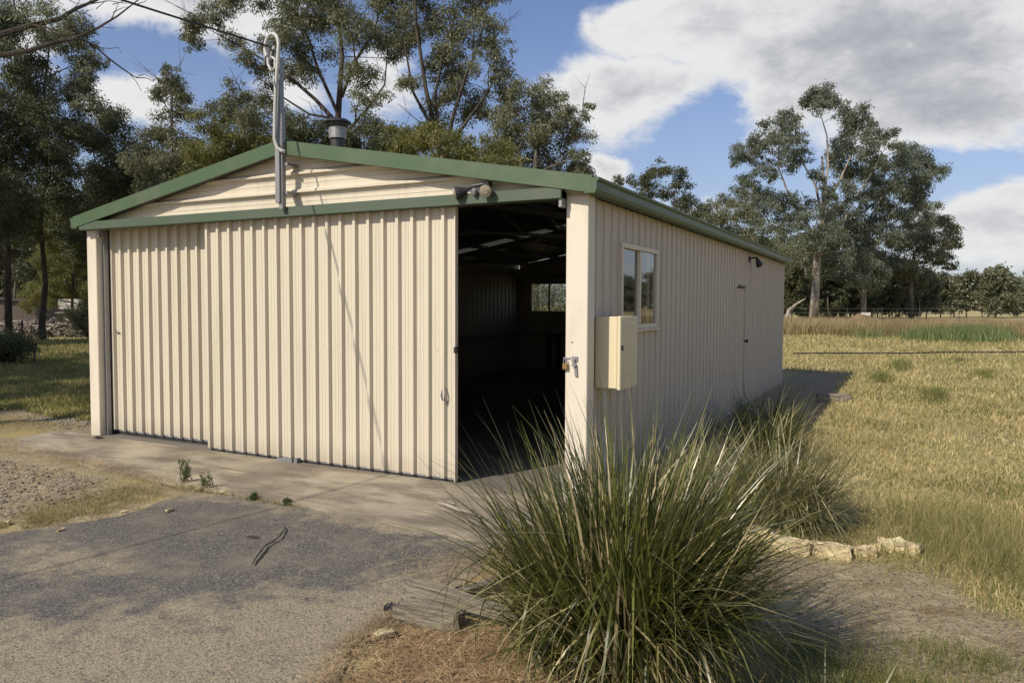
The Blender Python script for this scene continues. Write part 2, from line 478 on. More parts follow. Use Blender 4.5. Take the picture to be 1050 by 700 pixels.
class MB:
    def __init__(s):
        s.v = []
        s.f = []

    def quad(s, *pts):
        n = len(s.v)
        s.v += [tuple(map(float, p)) for p in pts]
        s.f.append(tuple(range(n, n+len(pts))))
        return s

    def box(s, c, d, rz=0.0, rx=0.0, ry=0.0, bev=0.0):
        mt = Matrix.Translation(c) @ Matrix.Rotation(rz, 4, 'Z') @ Matrix.Rotation(ry, 4, 'Y') @ Matrix.Rotation(rx, 4, 'X')
        hx, hy, hz = d[0]/2, d[1]/2, d[2]/2
        if bev <= 0:
            P = [(-hx, -hy, -hz), (hx, -hy, -hz), (hx, hy, -hz), (-hx, hy, -hz), (-hx, -hy, hz), (hx, -hy, hz), (hx, hy, hz), (-hx, hy, hz)]
            Fs = [(3, 2, 1, 0), (4, 5, 6, 7), (0, 1, 5, 4), (1, 2, 6, 5), (2, 3, 7, 6), (3, 0, 4, 7)]
        else:
            P, idx = [], {}
            for sx in (-1, 1):
                for sy in (-1, 1):
                    for sz in (-1, 1):
                        for ax in range(3):
                            q = [sx*(hx-bev), sy*(hy-bev), sz*(hz-bev)]
                            q[ax] = (sx*hx, sy*hy, sz*hz)[ax]
                            idx[(sx, sy, sz, ax)] = len(P)
                            P.append(tuple(q))
            Fs = []
            for ax in range(3):
                o1, o2 = [i for i in range(3) if i != ax]
                for sg in (-1, 1):
                    cyc = []
                    for a, b_ in ((-1, -1), (1, -1), (1, 1), (-1, 1)):
                        k = [0, 0, 0]
                        k[ax], k[o1], k[o2] = sg, a, b_
                        cyc.append(idx[(*k, ax)])
                    Fs.append(tuple(cyc))
            for ax in range(3):                       # edges along ax
                o1, o2 = [i for i in range(3) if i != ax]
                for a in (-1, 1):
                    for b_ in (-1, 1):
                        k0, k1 = [0]*3, [0]*3
                        k0[ax], k1[ax] = -1, 1
                        k0[o1] = k1[o1] = a
                        k0[o2] = k1[o2] = b_
                        Fs.append((idx[(*k0, o1)], idx[(*k1, o1)], idx[(*k1, o2)], idx[(*k0, o2)]))
            for sx in (-1, 1):
                for sy in (-1, 1):
                    for sz in (-1, 1):
                        Fs.append(tuple(idx[(sx, sy, sz, ax)] for ax in range(3)))
        n = len(s.v)
        s.v += [tuple(mt @ Vector(p)) for p in P]
        s.f += [tuple(i+n for i in f) for f in Fs]
        return s

    def tube(s, path, rad, n=8, cap=True):
        P = [Vector(p) for p in path]
        if not hasattr(rad, '__len__'):
            rad = [rad]*len(P)
        base = len(s.v)
        prev = None
        for i, p in enumerate(P):
            t = (P[min(i+1, len(P)-1)]-P[max(i-1, 0)]).normalized()
            if prev is None:
                a = t.orthogonal().normalized()
            else:
                a = (prev-t*prev.dot(t))
                a = a.normalized() if a.length > 1e-6 else t.orthogonal().normalized()
            prev = a
            b_ = t.cross(a)
            for k in range(n):
                th = 2*math.pi*k/n
                s.v.append(tuple(p+(a*math.cos(th)+b_*math.sin(th))*rad[i]))
        for i in range(len(P)-1):
            for k in range(n):
                s.f.append((base+i*n+k, base+i*n+(k+1) % n, base+(i+1)*n+(k+1) % n, base+(i+1)*n+k))
        if cap:
            s.f.append(tuple(base+k for k in reversed(range(n))))
            s.f.append(tuple(base+(len(P)-1)*n+k for k in range(n)))
        return s

    def cyl(s, a, b_, r, n=16):
        return s.tube([a, b_], r, n)

    def prism(s, poly, z0, z1):
        n = len(s.v)
        k = len(poly)
        s.v += [(x, y, z0) for x, y in poly]+[(x, y, z1) for x, y in poly]
        s.f.append(tuple(n+k+i for i in range(k)))
        s.f.append(tuple(n+i for i in reversed(range(k))))
        for i in range(k):
            s.f.append((n+i, n+(i+1) % k, n+k+(i+1) % k, n+k+i))
        return s

    def build(s, name, material, parent=None, smooth=False, base=None):
        return np_mesh(name, np.array(s.v), s.f, material, parent, smooth, base)


def vnoise(x, y, seed=0):
    """smooth value noise on arrays"""
    xi, yi = np.floor(x).astype(np.int64), np.floor(y).astype(np.int64)
    fx, fy = x-xi, y-yi
    fx, fy = fx*fx*(3-2*fx), fy*fy*(3-2*fy)

    def h(a, b):
        n = (a*374761393+b*668265263+seed*69069) & 0xffffffff
        n = ((n ^ (n >> 13))*1274126177) & 0xffffffff
        return ((n ^ (n >> 16)) & 0xffff)/65535.0
    return (h(xi, yi)*(1-fx)+h(xi+1, yi)*fx)*(1-fy)+(h(xi, yi+1)*(1-fx)+h(xi+1, yi+1)*fx)*fy


def fbm(x, y, seed=0, oct=4):
    s, a, t = 0, 0.5, 0
    for i in range(oct):
        s = s+a*vnoise(x*2**i, y*2**i, seed+i)
        t += a
        a *= 0.5
    return s/t


def at(px, py, depth):
    """world point seen in the photo at (px, py), `depth` metres ahead"""
    return CAM+(_f+_r*(px-525)/FPX-_u*(py-350)/FPX)*depth


def gnd(px, depth):
    p = at(px, 312, depth)
    p[2] = 0
    return p


# ------------------------------------------------------------------ ground
def sstep(v, a, b):
    t = np.clip((v-a)/(b-a), 0, 1)
    return t*t*(3-2*t)


def poly_mask(x, y, poly, soft=0.15):
    """signed soft mask of a polygon, ragged by noise"""
    x = x+(fbm(x*3, y*3, 5)-0.5)*0.35
    y = y+(fbm(x*3, y*3, 9)-0.5)*0.35
    inside = np.zeros(x.shape, bool)
    dmin = np.full(x.shape, 1e9)
    n = len(poly)
    for i in range(n):
        x0, y0 = poly[i]
        x1, y1 = poly[(i+1) % n]
        cond = ((y0 > y) != (y1 > y)) & (x < (x1-x0)*(y-y0)/((y1-y0) or 1e-9)+x0)
        inside ^= cond
        L2 = (x1-x0)**2+(y1-y0)**2
        t = np.clip(((x-x0)*(x1-x0)+(y-y0)*(y1-y0))/L2, 0, 1)
        dmin = np.minimum(dmin, np.hypot(x-x0-t*(x1-x0), y-y0-t*(y1-y0)))
    d = np.where(inside, dmin, -dmin)
    return sstep(d, -soft, soft)


GRAVEL_POLY = [(-14, -7), (-3.6, -6), (-3.7, -2.6), (-3.6, -1.5), (-4.2, -1.2), (-6.4, -1.0), (-9, -0.2), (-9, 1.1), (-6.6, 1.2), (-6.5, 0.2), (-7.6, 0.2), (-10, -0.7), (-14, -1.5)]
SOIL_POLY = [(0.2, -2.1), (0.5, -0.5), (1.5, -0.55), (2.5, -0.3), (2.7, -1.0), (3.4, -1.3), (4.5, -2.4), (3.6, -2.6), (2.5, -2.05), (1.6, -1.9), (1.0, -2.0)]
SOIL2 = [(0.0, 0.0), (1.2, 0.0), (1.0, 3), (1.2, 8), (1.25, 15.5), (-4, 15.8), (-4, 14.5), (0, 14.0)]
RED_POLY = [(0.02, -2.5), (0.6, -2.2), (1.6, -2.3), (1.9, -3.0), (1.5, -4.5), (0.3, -4.5), (0.15, -3.3), (0.0, -2.8)]


def ground_z(x, y):
    r = np.hypot(x+2, y-3)
    z = (fbm(x*0.35, y*0.35, 3)-0.5)*0.10+(fbm(x*2.2, y*2.2, 8)-0.5)*0.035
    flat = np.maximum(np.abs(x+3.1)-3.4, np.abs(y-5.0)-6.4)           # flat under shed and apron
    drive = np.maximum(np.abs(x+1.6)-2.1, np.abs(y+5)-5.2)
    k = sstep(np.minimum(flat, drive), 0.1, 1.6)
    return z*k-0.006*(1-k)


def grid(xs, ys):
    X, Y = np.meshgrid(xs, ys, indexing='ij')
    nx, ny = X.shape
    idx = np.arange(nx*ny).reshape(nx, ny)
    F = np.stack([idx[:-1, :-1], idx[1:, :-1], idx[1:, 1:], idx[:-1, 1:]], -1).reshape(-1, 4)
    return X, Y, F


def spaced(lo, a, b, hi, fine, coarse_n):
    left = a-(np.geomspace(1, 1+(a-lo), coarse_n)-1)[::-1]
    right = b+(np.geomspace(1, 1+(hi-b), coarse_n)-1)
    mid = np.arange(a, b, fine)
    return np.unique(np.concatenate([left, mid, right]).round(5))


xs = spaced(-1500, -12, 7, 1500, 0.07, 60)
ys = spaced(-300, -6.5, 14, 2500, 0.07, 60)
X, Y, F = grid(xs, ys)
Z = ground_z(X, Y)
gr = np_mesh('ground', np.stack([X, Y, Z], -1).reshape(-1, 3), F, M['ground'], smooth=True)
tag(gr, 'dry grassy ground around the shed', kind='structure')
ca = gr.data.color_attributes.new('zone', 'FLOAT_COLOR', 'POINT')
xf, yf = X.ravel(), Y.ravel()
grav = poly_mask(xf, yf, GRAVEL_POLY, 0.3)
soil = np.maximum(poly_mask(xf, yf, SOIL_POLY, 0.25), poly_mask(xf, yf, SOIL2, 0.25))
red = poly_mask(xf, yf, RED_POLY, 0.2)
verge = sstep(-xf, 2.4, 3.2)*sstep(1.4-yf, 0, 0.6)*sstep(xf, -16, -13)*(yf > -8)
soil = np.maximum(soil, verge*sstep(fbm(xf*2.3, yf*2.3, 91), 0.30, 0.52)*0.95)
patch = sstep(fbm(xf*0.8, yf*0.8, 31), 0.60, 0.72)*0.55
soil = np.maximum(soil, patch*(np.abs(xf) < 60))
ca.data.foreach_set('color', np.stack([grav, soil, red, np.ones_like(red)], -1).astype(np.float32).ravel())


def ragged_poly(poly, step=0.06, amp=0.05, seed=1):
    out = []
    n = len(poly)
    for i in range(n):
        a, b = np.array(poly[i]), np.array(poly[(i+1) % n])
        L = np.linalg.norm(b-a)
        k = max(1, int(L/step))
        nn = np.array([-(b-a)[1], (b-a)[0]])/L
        for j in range(k):
            p = a+(b-a)*j/k
            w = (fbm(np.array([p[0]*4.0]), np.array([p[1]*4.0]), seed)[0]-0.5)*2*amp+(fbm(np.array([p[0]*22.0]), np.array([p[1]*22.0]), seed+3)[0]-0.5)*amp*0.8
            out.append(tuple(p+nn*w))
    return out


# asphalt drive: gridded sheet clipped to a ragged outline
ASPH = [(-3.02, -1.22), (-1.8, -1.12), (-0.2, -1.24), (0.05, -1.75), (-0.05, -2.35), (-0.02, -2.9), (0.25, -3.3), (0.6, -9.0), (-4.6, -9.0), (-3.75, -4.6), (-3.28, -2.8), (-3.0, -2.1)]
pts = ragged_poly(ASPH, 0.05, 0.09, 4)
import bmesh
bm = bmesh.new()
vs = [bm.verts.new((x, y, 0.0)) for x, y in pts]
fc = bm.faces.new(vs)
bmesh.ops.triangulate(bm, faces=[fc])
for axis, lo, hi in ((0, -4.6, 0.7), (1, -9.0, -1.0)):
    k = lo
    while k < hi:
        no = (1, 0, 0) if axis == 0 else (0, 1, 0)
        co = (k, 0, 0) if axis == 0 else (0, k, 0)
        bmesh.ops.bisect_plane(bm, geom=bm.verts[:]+bm.edges[:]+bm.faces[:], plane_co=co, plane_no=no)
        k += 0.12
for v in bm.verts:
    x, y = np.array([v.co.x]), np.array([v.co.y])
    v.co.z = 0.006+float((fbm(x*1.5, y*1.5, 77)-0.5)[0])*0.006
me = bpy.data.meshes.new('asphalt_drive')
bm.to_mesh(me)
bm.free()
me.materials.append(M['asphalt'])
dr = link(bpy.data.objects.new('asphalt_drive', me))
tag(dr, 'worn dark asphalt drive in front of the sliding doors', kind='structure')
sa = me.attributes.new('sand', 'FLOAT', 'POINT')
vx = np.array([v.co.x for v in me.vertices])
vy = np.array([v.co.y for v in me.vertices])
# sandy wear: towards the right edge and the near middle, one tongue on the left
s1 = sstep(vx*0.75-vy*0.75, 0.75, 1.9)
s2 = np.exp(-(((vx+2.35)/0.55)**2+((vy+2.85)/0.33)**2))*0.9
s3 = sstep(vx, -0.55, 0.1)*0.8
s4 = sstep(vy, -1.6, -1.15)*0.6+sstep(-vx, 2.6, 3.3)*0.3
sa.data.foreach_set('value', np.clip(np.maximum.reduce([s1, s2, s3, s4])+(fbm(vx*1.3, vy*1.3, 55)-0.5)*0.5, 0, 1).astype(np.float32))

# concrete apron
AP = [(-6.95, 0.02), (-6.9, -0.45), (-6.3, -0.84), (-5.4, -0.92), (-4.6, -1.05), (-3.4, -1.14), (-1.9, -1.16), (-0.2, -1.26), (0.12, -1.0), (0.1, 0.02)]
ap = ragged_poly(AP, 0.06, 0.035, 12)
ap = [(x, min(y, 0.02)) for x, y in ap]
mb = MB()
k = len(ap)
n0 = len(mb.v)
mb.v += [(x, y, 0.018+0.014*(y+1.2)/1.2) for x, y in ap]+[(x, y, -0.08) for x, y in ap]
mb.f.append(tuple(range(k)))
for i in range(k):
    mb.f.append((i, (i+1) % k, k+(i+1) % k, k+i))
o = mb.build('concrete_apron', M['concrete'])
tag(o, 'stained tan concrete apron in front of the sliding doors', kind='structure')

# ------------------------------------------------------------------ the shed
SW, SL = 6.32, 11.1
SIDE = -0.05                                            # plane of the right wall cladding (post stands proud)
LSIDE = -SW+0.05
XR = -SW/2
def roof_z(x): return 3.155-0.178*abs(x-XR)

shed = thing('shed', 'long cream corrugated steel shed with green trim and a half open sliding door', 'shed', (XR, 0, 0))


def trim_profile(u0, u1, pitch, h, phase=0.0, foot=0.047, crest=0.030, swage=True):
    """stations (u, offset) of ribbed sheet from u0 to u1"""
    out = [(u0, 0.0)]
    u = u0+phase
    while u < u1:
        g = [(u, 0), (u+(foot-crest)/2, h), (u+(foot+crest)/2, h), (u+foot, 0)]
        if swage:
            pan = pitch-foot
            for fr in (0.36, 0.66):
                c = u+foot+pan*fr
                g += [(c-0.006, 0), (c-0.002, h*0.09), (c+0.002, h*0.09), (c+0.006, 0)]
        out += [q for q in g if u0+1e-4 < q[0] < u1-1e-4]
        u += pitch
    out.append((u1, 0.0))
    return out


def clad(name, material, parent, axis, base, sgn, u0, u1, zlo, zhi, pitch, h, phase=0.0, holes=(), swage=True, thick=0.0):
    """vertical ribbed sheet in the plane `base` (axis 'x': spans x; axis 'y': spans y); holes = (ua, ub, za, zb)"""
    st = trim_profile(u0, u1, pitch, h, phase, swage=swage)
    us = [q[0] for q in st]
    off = [q[1] for q in st]
    extra = [e for hh in holes for e in hh[:2] if u0 < e < u1]
    for e in extra:
        v = float(np.interp(e, us, off))
        k = int(np.searchsorted(us, e))
        us.insert(k, e)
        off.insert(k, v)
    mb = MB()
    def P(u, n, z):
        return (u, base+sgn*n, z) if axis == 'x' else (base+sgn*n, u, z)
    zf = zhi if callable(zhi) else (lambda u: zhi)
    V, Fc, cache = [], [], {}
    def vid(u, n, z):
        key = (round(u, 5), round(n, 5), round(z, 5))
        if key not in cache:
            cache[key] = len(V)
            V.append(P(u, n, z))
        return cache[key]
    for i in range(len(us)-1):
        ua, ub, na, nb = us[i], us[i+1], off[i], off[i+1]
        if ub-ua < 1e-5:
            continue
        mid = (ua+ub)/2
        segs = [[zlo, None]]
        for (ha, hb, za, zb) in holes:
            if ha-1e-6 <= mid <= hb+1e-6:
                segs = [[zlo, za], [zb, None]]
        for a, b in segs:
            za_, zb_ = a, b
            ta = zf(ua) if zb_ is None else zb_
            tb = zf(ub) if zb_ is None else zb_
            q = (vid(ua, na, za_), vid(ub, nb, za_), vid(ub, nb, tb), vid(ua, na, ta))
            Fc.append(q if (sgn < 0) == (axis == 'x') else q[::-1])
    return np_mesh(name, np.array(V), Fc, material, parent)


# posts
mb = MB().box((-0.095, 0.075, 1.235), (0.19, 0.15, 2.47), bev=0.006)
post_r = mb.build('corner_post', M['cream_post'], shed)
mb = MB().box((-SW+0.085, 0.075, 1.235), (0.17, 0.15, 2.47), bev=0.006)
mb.build('corner_post', M['cream_post'], shed)
mb = MB().box((-SW+0.19, 0.10, 1.22), (0.036, 0.05, 2.40))
mb.build('door_channel', M['galv'], shed)

# back and side walls
WIN = (0.85, 1.95, 1.385, 2.15)
DOOR = (6.02, 6.84, 0.0, 1.88)
right_wall = clad('side_wall', M['cream_shaded'], shed, 'y', SIDE, 1, 0.02, SL, -0.03, 2.47, 0.19, 0.016, 0.06, [WIN, DOOR])
left_wall = clad('side_wall', M['cream_shaded'], shed, 'y', LSIDE, -1, 0.02, SL, -0.03, 2.47, 0.19, 0.016, 0.06)
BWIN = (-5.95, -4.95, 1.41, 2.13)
back_wall = clad('back_wall', M['cream_shaded'], shed, 'x', SL, 1, -SW+0.05, -0.05, -0.03, lambda x: roof_z(x)-0.03, 0.19, 0.016, 0.05, [BWIN])

# gable above the track beam, ribs laid level
def gable():
    z0, z1 = 2.44, 3.12
    st = [(z0, 0.0)]
    z = 2.495
    H, P_ = 0.044, 0.175
    while z < z1:
        st += [(z, 0), (z+0.004, H), (z+0.022, H), (z+0.052, 0)]
        pan = P_-0.056
        for fr in (0.36, 0.68):
            c = z+0.056+pan*fr
            st += [(c-0.005, 0), (c-0.002, 0.004), (c+0.002, 0.004), (c+0.005, 0)]
        z += P_
    st = [q for q in st if q[0] < z1]
    st.append((z1, 0))
    def half(z):
        return max(0.02, min(SW/2-0.02, (3.125-z)/0.178))
    V, Fc = [], []
    for z, n in st:
        hw = half(z)
        V += [(XR-hw, 0.02-n, z), (XR+hw, 0.02-n, z)]
    for i in range(len(st)-1):
        Fc.append((2*i, 2*i+1, 2*i+3, 2*i+2))
    return np_mesh('gable_cladding', np.array(V), Fc, M['cream'], shed)


gable()

# the sliding doors: each a ribbed leaf on a frame
dl = clad('sliding_door', M['cream'], shed, 'x', 0.175, -1, -6.115, -4.23, 0.095, 2.46, 0.161, 0.036, 0.005)
mb = MB()
for a, b in (((-5.12, 0.20, 0.10), (2.0, 0.035, 0.05)), ((-5.12, 0.20, 1.2), (2.0, 0.035, 0.05)), ((-5.12, 0.20, 2.40), (2.0, 0.035, 0.05)), ((-4.25, 0.20, 1.25), (0.05, 0.03, 2.3))):
    mb.box(a, b)
mb.build('door_frame', M['frame_steel'], dl)
mb = MB().tube([(-6.03, 0.15, 1.27), (-5.99, 0.125, 1.265), (-5.96, 0.125, 1.235), (-5.94, 0.13, 1.25)], 0.008, 6)
mb.build('handle', M['dark_metal'], dl)

drr = clad('sliding_door', M['cream'], shed, 'x', 0.005, -1, -4.325, -1.235, 0.070, 2.47, 0.1632, 0.036, 0.0195)
mb = MB()
for a, b in (((-2.78, 0.03, 0.08), (3.07, 0.04, 0.05)), ((-2.78, 0.03, 1.2), (3.07, 0.04, 0.05)), ((-2.78, 0.03, 2.40), (3.07, 0.04, 0.05)), ((-4.29, 0.03, 1.25), (0.05, 0.035, 2.3)), ((-1.28, 0.03, 1.25), (0.05, 0.035, 2.3))):
    mb.box(a, b)
mb.build('door_frame', M['frame_steel'], drr)
MB().box((-1.230, 0.006, 1.255), (0.012, 0.05, 2.42), bev=0.003).build('edge_channel', M['cream_post'], drr)
mb = MB()
mb.cyl((-1.335, 0.004, 0.86), (-1.335, -0.016, 0.86), 0.017, 10)
mb.tube([(-1.335, -0.012, 0.87), (-1.352, -0.03, 0.845), (-1.355, -0.04, 0.80), (-1.346, -0.035, 0.765), (-1.332, -0.018, 0.75)], 0.006, 6)
mb.tube([(-1.335, -0.012, 0.87), (-1.322, -0.03, 0.845), (-1.318, -0.04, 0.80), (-1.326, -0.035, 0.765), (-1.332, -0.018, 0.75)], 0.006, 6)
mb.box((-1.332, -0.012, 0.745), (0.034, 0.03, 0.03), bev=0.004)
mb.build('handle', M['galv'], drr, smooth=False)
mb = MB().cyl((-1.342, 0.003, 1.165), (-1.342, -0.010, 1.165), 0.019, 14)
mb.cyl((-1.342, -0.010, 1.165), (-1.342, -0.014, 1.165), 0.012, 12)
mb.build('lock', M['dark_metal'], drr)
mb = MB().box((-1.220, -0.012, 1.205), (0.022, 0.05, 0.055), bev=0.005)
mb.box((-1.207, -0.012, 1.205), (0.012, 0.02, 0.03))
mb.build('latch', M['rusty'], drr)
# fixing screws on the girt line
for k in range(18):
    x = -4.325+0.0195+0.1632*k+0.11
    MB().cyl((x, 0.004, 1.2), (x, 0.000, 1.2), 0.005, 6).build('screw', M['cream_post'], drr)
# floor guide and black strips standing in for the shadow gap under each door
MB().box((-2.78, 0.022, 0.052), (3.05, 0.02, 0.05)).build('shadow_gap_strip', M['rubber'], drr)
MB().box((-5.10, 0.20, 0.07), (2.05, 0.02, 0.08)).build('shadow_gap_strip', M['rubber'], dl)
mb = MB().box((-3.20, -0.02, 0.045), (0.20, 0.05, 0.035)).box((-3.05, -0.02, 0.055), (0.04, 0.06, 0.05))
mb.build('floor_guide', M['galv'], shed)
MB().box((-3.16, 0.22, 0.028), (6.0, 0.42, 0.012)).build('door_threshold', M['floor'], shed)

# track beam in front of the doors, barge boards, gutter
BZ0, BZ1 = 2.437, 2.530
mb = MB()
mb.box((XR-0.02-0.06, -0.055, (BZ0+BZ1)/2), (SW-0.22, 0.11, BZ1-BZ0), bev=0.004)
mb.build('door_track_beam', M['green_dark'], shed)
MB().box((-0.205, -0.045, 2.435), (0.03, 0.09, 0.13), bev=0.003).build('track_bracket', M['galv'], shed)
MB().box((-SW+0.26, -0.01, 2.40), (0.03, 0.05, 0.09), bev=0.003).build('track_bracket', M['galv'], shed)


def barge(x0, x1):
    """folded steel barge board following the rake"""
    def zt(x): return 3.172-0.178*abs(x-XR)
    mb = MB()
    prof = [(-0.118, 0.0), (-0.118, -0.132), (-0.095, -0.134), (-0.095, -0.118), (-0.112, -0.118), (-0.112, -0.008), (0.10, -0.008), (0.10, 0.0)]
    n = len(prof)
    V = [(x, y, zt(x)+dz) for x in (x0, x1) for y, dz in prof]
    Fc = [(i, (i+1) % n, n+(i+1) % n, n+i) for i in range(n)]
    Fc += [tuple(range(n)), tuple(reversed(range(n, 2*n)))]
    mb.v, mb.f = V, Fc
    return mb


bl = barge(-SW-0.07, XR-0.001).build('barge_board', M['green'], shed)
br = barge(XR+0.001, 0.07).build('barge_board', M['green'], shed)
mb = MB()
z = 3.172-0.178*0.24
mb.box((XR+0.24, -0.1195, z-0.066), (0.012, 0.004, 0.134))
mb.build('joint', M['green_dark'], br)
MB().box((XR, -0.03, 3.178), (0.16, 0.18, 0.012)).build('ridge_flashing', M['green'], shed)
# dark packing strip just under the barge
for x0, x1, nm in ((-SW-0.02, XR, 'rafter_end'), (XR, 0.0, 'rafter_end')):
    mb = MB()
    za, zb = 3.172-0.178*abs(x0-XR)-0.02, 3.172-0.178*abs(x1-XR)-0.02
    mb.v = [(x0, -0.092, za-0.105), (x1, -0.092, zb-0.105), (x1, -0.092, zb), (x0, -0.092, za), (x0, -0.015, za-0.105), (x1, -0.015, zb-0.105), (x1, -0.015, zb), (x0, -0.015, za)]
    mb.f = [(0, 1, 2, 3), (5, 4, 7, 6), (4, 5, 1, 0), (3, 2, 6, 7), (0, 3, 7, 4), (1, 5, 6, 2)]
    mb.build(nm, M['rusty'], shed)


def gutter(x_in, sgn, nm='gutter'):
    prof = [(0.0, 0.118), (0.0, 0.0), (0.085, 0.0), (0.098, 0.03), (0.098, 0.085), (0.115, 0.10), (0.118, 0.118), (0.108, 0.118), (0.095, 0.10), (0.088, 0.03), (0.08, 0.008), (0.006, 0.008), (0.006, 0.118)]
    n = len(prof)
    mb = MB()
    ya, yb = -0.116, SL+0.10
    zb_ = 2.462
    mb.v = [(x_in+sgn*a, y, zb_+b) for y in (ya, yb) for a, b in prof]
    mb.f = [(i, (i+1) % n, n+(i+1) % n, n+i) for i in range(n)]
    g = mb.build(nm, M['green'], shed)
    for y in (ya-0.001, yb+0.001):
        MB().quad(*[(x_in+sgn*a, y, zb_+b) for a, b in prof[:7]]).build('stop_end', M['green'], g)
    for y in np.arange(0.4, SL, 0.9):
        MB().box((x_in+sgn*0.05, y, zb_+0.116), (0.10, 0.02, 0.004)).build('strap', M['green_dark'], g)
    return g


gutter(0.012, 1)
gutter(-SW-0.012, -1)


# roof sheets, skylight
def roof_sheet(y0, y1, material, name, parent, side):
    """ribs run down the slope"""
    st = trim_profile(y0, y1, 0.19, 0.022, 0.03, swage=False)
    V, Fc = [], []
    for y, n in st:
        for x in ((XR, -0.0+0.02) if side > 0 else (XR, -SW-0.02)):
            V.append((x, y, 3.150-0.178*abs(x-XR)+n-0.012))
    for i in range(len(st)-1):
        q = (2*i, 2*i+1, 2*i+3, 2*i+2)
        Fc.append(q if side > 0 else q[::-1])
    return np_mesh(name, np.array(V), Fc, material, parent)


roof = roof_sheet(-0.09, SL+0.05, M['roof'], 'roof', shed, 1)
sky_y = (7.35, 8.25)
roof_sheet(-0.09, sky_y[0], M['roof'], 'roof_sheet', roof, -1)
roof_sheet(sky_y[1], SL+0.05, M['roof'], 'roof_sheet', roof, -1)
roof_sheet(sky_y[0], sky_y[1], M['skylight'], 'skylight', roof, -1)
mb = MB()
for sx in (-1, 1):
    mb.box((XR+sx*0.09, SL/2, 3.158-0.178*0.09+0.016), (0.19, SL+0.1, 0.005), ry=sx*math.atan(0.178))
mb.build('ridge_cap', M['green'], roof)

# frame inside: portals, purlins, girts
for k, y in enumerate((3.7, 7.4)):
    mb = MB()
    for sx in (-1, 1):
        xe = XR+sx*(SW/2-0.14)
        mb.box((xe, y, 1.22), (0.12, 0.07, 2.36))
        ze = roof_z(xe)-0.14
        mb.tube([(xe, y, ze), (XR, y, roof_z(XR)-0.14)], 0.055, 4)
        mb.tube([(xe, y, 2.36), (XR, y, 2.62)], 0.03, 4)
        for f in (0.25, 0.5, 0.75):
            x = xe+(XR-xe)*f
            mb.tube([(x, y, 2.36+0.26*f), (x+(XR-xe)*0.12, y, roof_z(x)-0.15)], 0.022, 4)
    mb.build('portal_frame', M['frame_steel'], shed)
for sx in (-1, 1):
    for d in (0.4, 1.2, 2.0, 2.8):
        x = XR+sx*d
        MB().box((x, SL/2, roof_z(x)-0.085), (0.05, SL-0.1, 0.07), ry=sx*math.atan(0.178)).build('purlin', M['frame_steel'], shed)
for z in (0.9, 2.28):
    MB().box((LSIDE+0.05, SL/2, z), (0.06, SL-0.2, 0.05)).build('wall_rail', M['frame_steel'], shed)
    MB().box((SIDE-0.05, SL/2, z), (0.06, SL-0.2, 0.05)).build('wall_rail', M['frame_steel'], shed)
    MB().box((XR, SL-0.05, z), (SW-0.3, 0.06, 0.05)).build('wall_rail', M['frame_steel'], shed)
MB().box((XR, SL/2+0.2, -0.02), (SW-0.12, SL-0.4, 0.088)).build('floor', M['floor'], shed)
# dim workbench against the back wall inside
bench = thing('workbench', 'dark workbench standing inside the shed against its back wall', 'workbench', (-3.9, 10.6, 0.02))
MB().box((-3.9, 10.6, 0.90), (2.6, 0.6, 0.05), bev=0.005).build('bench_top', M['rusty'], bench)
for sx in (-1, 1):
    for sy in (-1, 1):
        MB().box((-3.9+sx*1.2, 10.6+sy*0.24, 0.45), (0.07, 0.07, 0.86)).build('leg', M['rusty'], bench)


# windows
def window(axis, plane, sgn, u0, u1, z0, z1, nm='window'):
    def P(u, n, z): return (u, plane+sgn*n, z) if axis == 'x' else (plane+sgn*n, u, z)
    def bar(ua, ub, za, zb, n0, n1, mbx):
        c = P((ua+ub)/2, (n0+n1)/2, (za+zb)/2)
        d = (abs(ub-ua), abs(n1-n0), abs(zb-za)) if axis == 'x' else (abs(n1-n0), abs(ub-ua), abs(zb-za))
        mbx.box(c, d, bev=0.003)
    f = MB()
    w = 0.035
    bar(u0-0.01, u1+0.01, z1-w, z1+0.01, -0.03, 0.028, f)
    bar(u0-0.01, u1+0.01, z0-0.01, z0+w, -0.03, 0.028, f)
    bar(u0-0.01, u0+w, z0+w+.001, z1-w-.001, -0.03, 0.028, f)
    bar(u1-w, u1+0.01, z0+w+.001, z1-w-.001, -0.03, 0.028, f)
    m = (u0+u1)/2
    win = f.build(nm, M['alu'], shed)
    s = MB()
    bar(m-0.025, m+0.02, z0+w+.002, z1-w-.002, -0.018, 0.020, s)
    s.build('mullion', M['alu'], win)
    for a, b, n in ((u0+w+0.001, m-0.026, -0.008), (m+0.021, u1-w-0.001, 0.006)):
        q = MB()
        q.quad(P(a, n, z0+w+.001), P(b, n, z0+w+.001), P(b, n, z1-w-.001), P(a, n, z1-w-.001))
        q.build('pane', M['glass'], win)
    s = MB()
    bar(m+0.30, m+0.325, z0+w+.003, z1-w-.003, -0.02, 0.004, s) if axis == 'y' else bar(m-0.03, m-0.026, z0+w+.003, z1-w-.003, -0.01, 0.004, s)
    s.build('sash_bar', M['alu'], win)
    s = MB()
    bar(u0-0.03, u1+0.03, z0-0.035, z0-0.012, -0.02, 0.045, s)
    s.build('sill', M['alu'], win)
    return win


window('y', SIDE+0.012, 1, *WIN)
window('x', SL, 1, *BWIN)

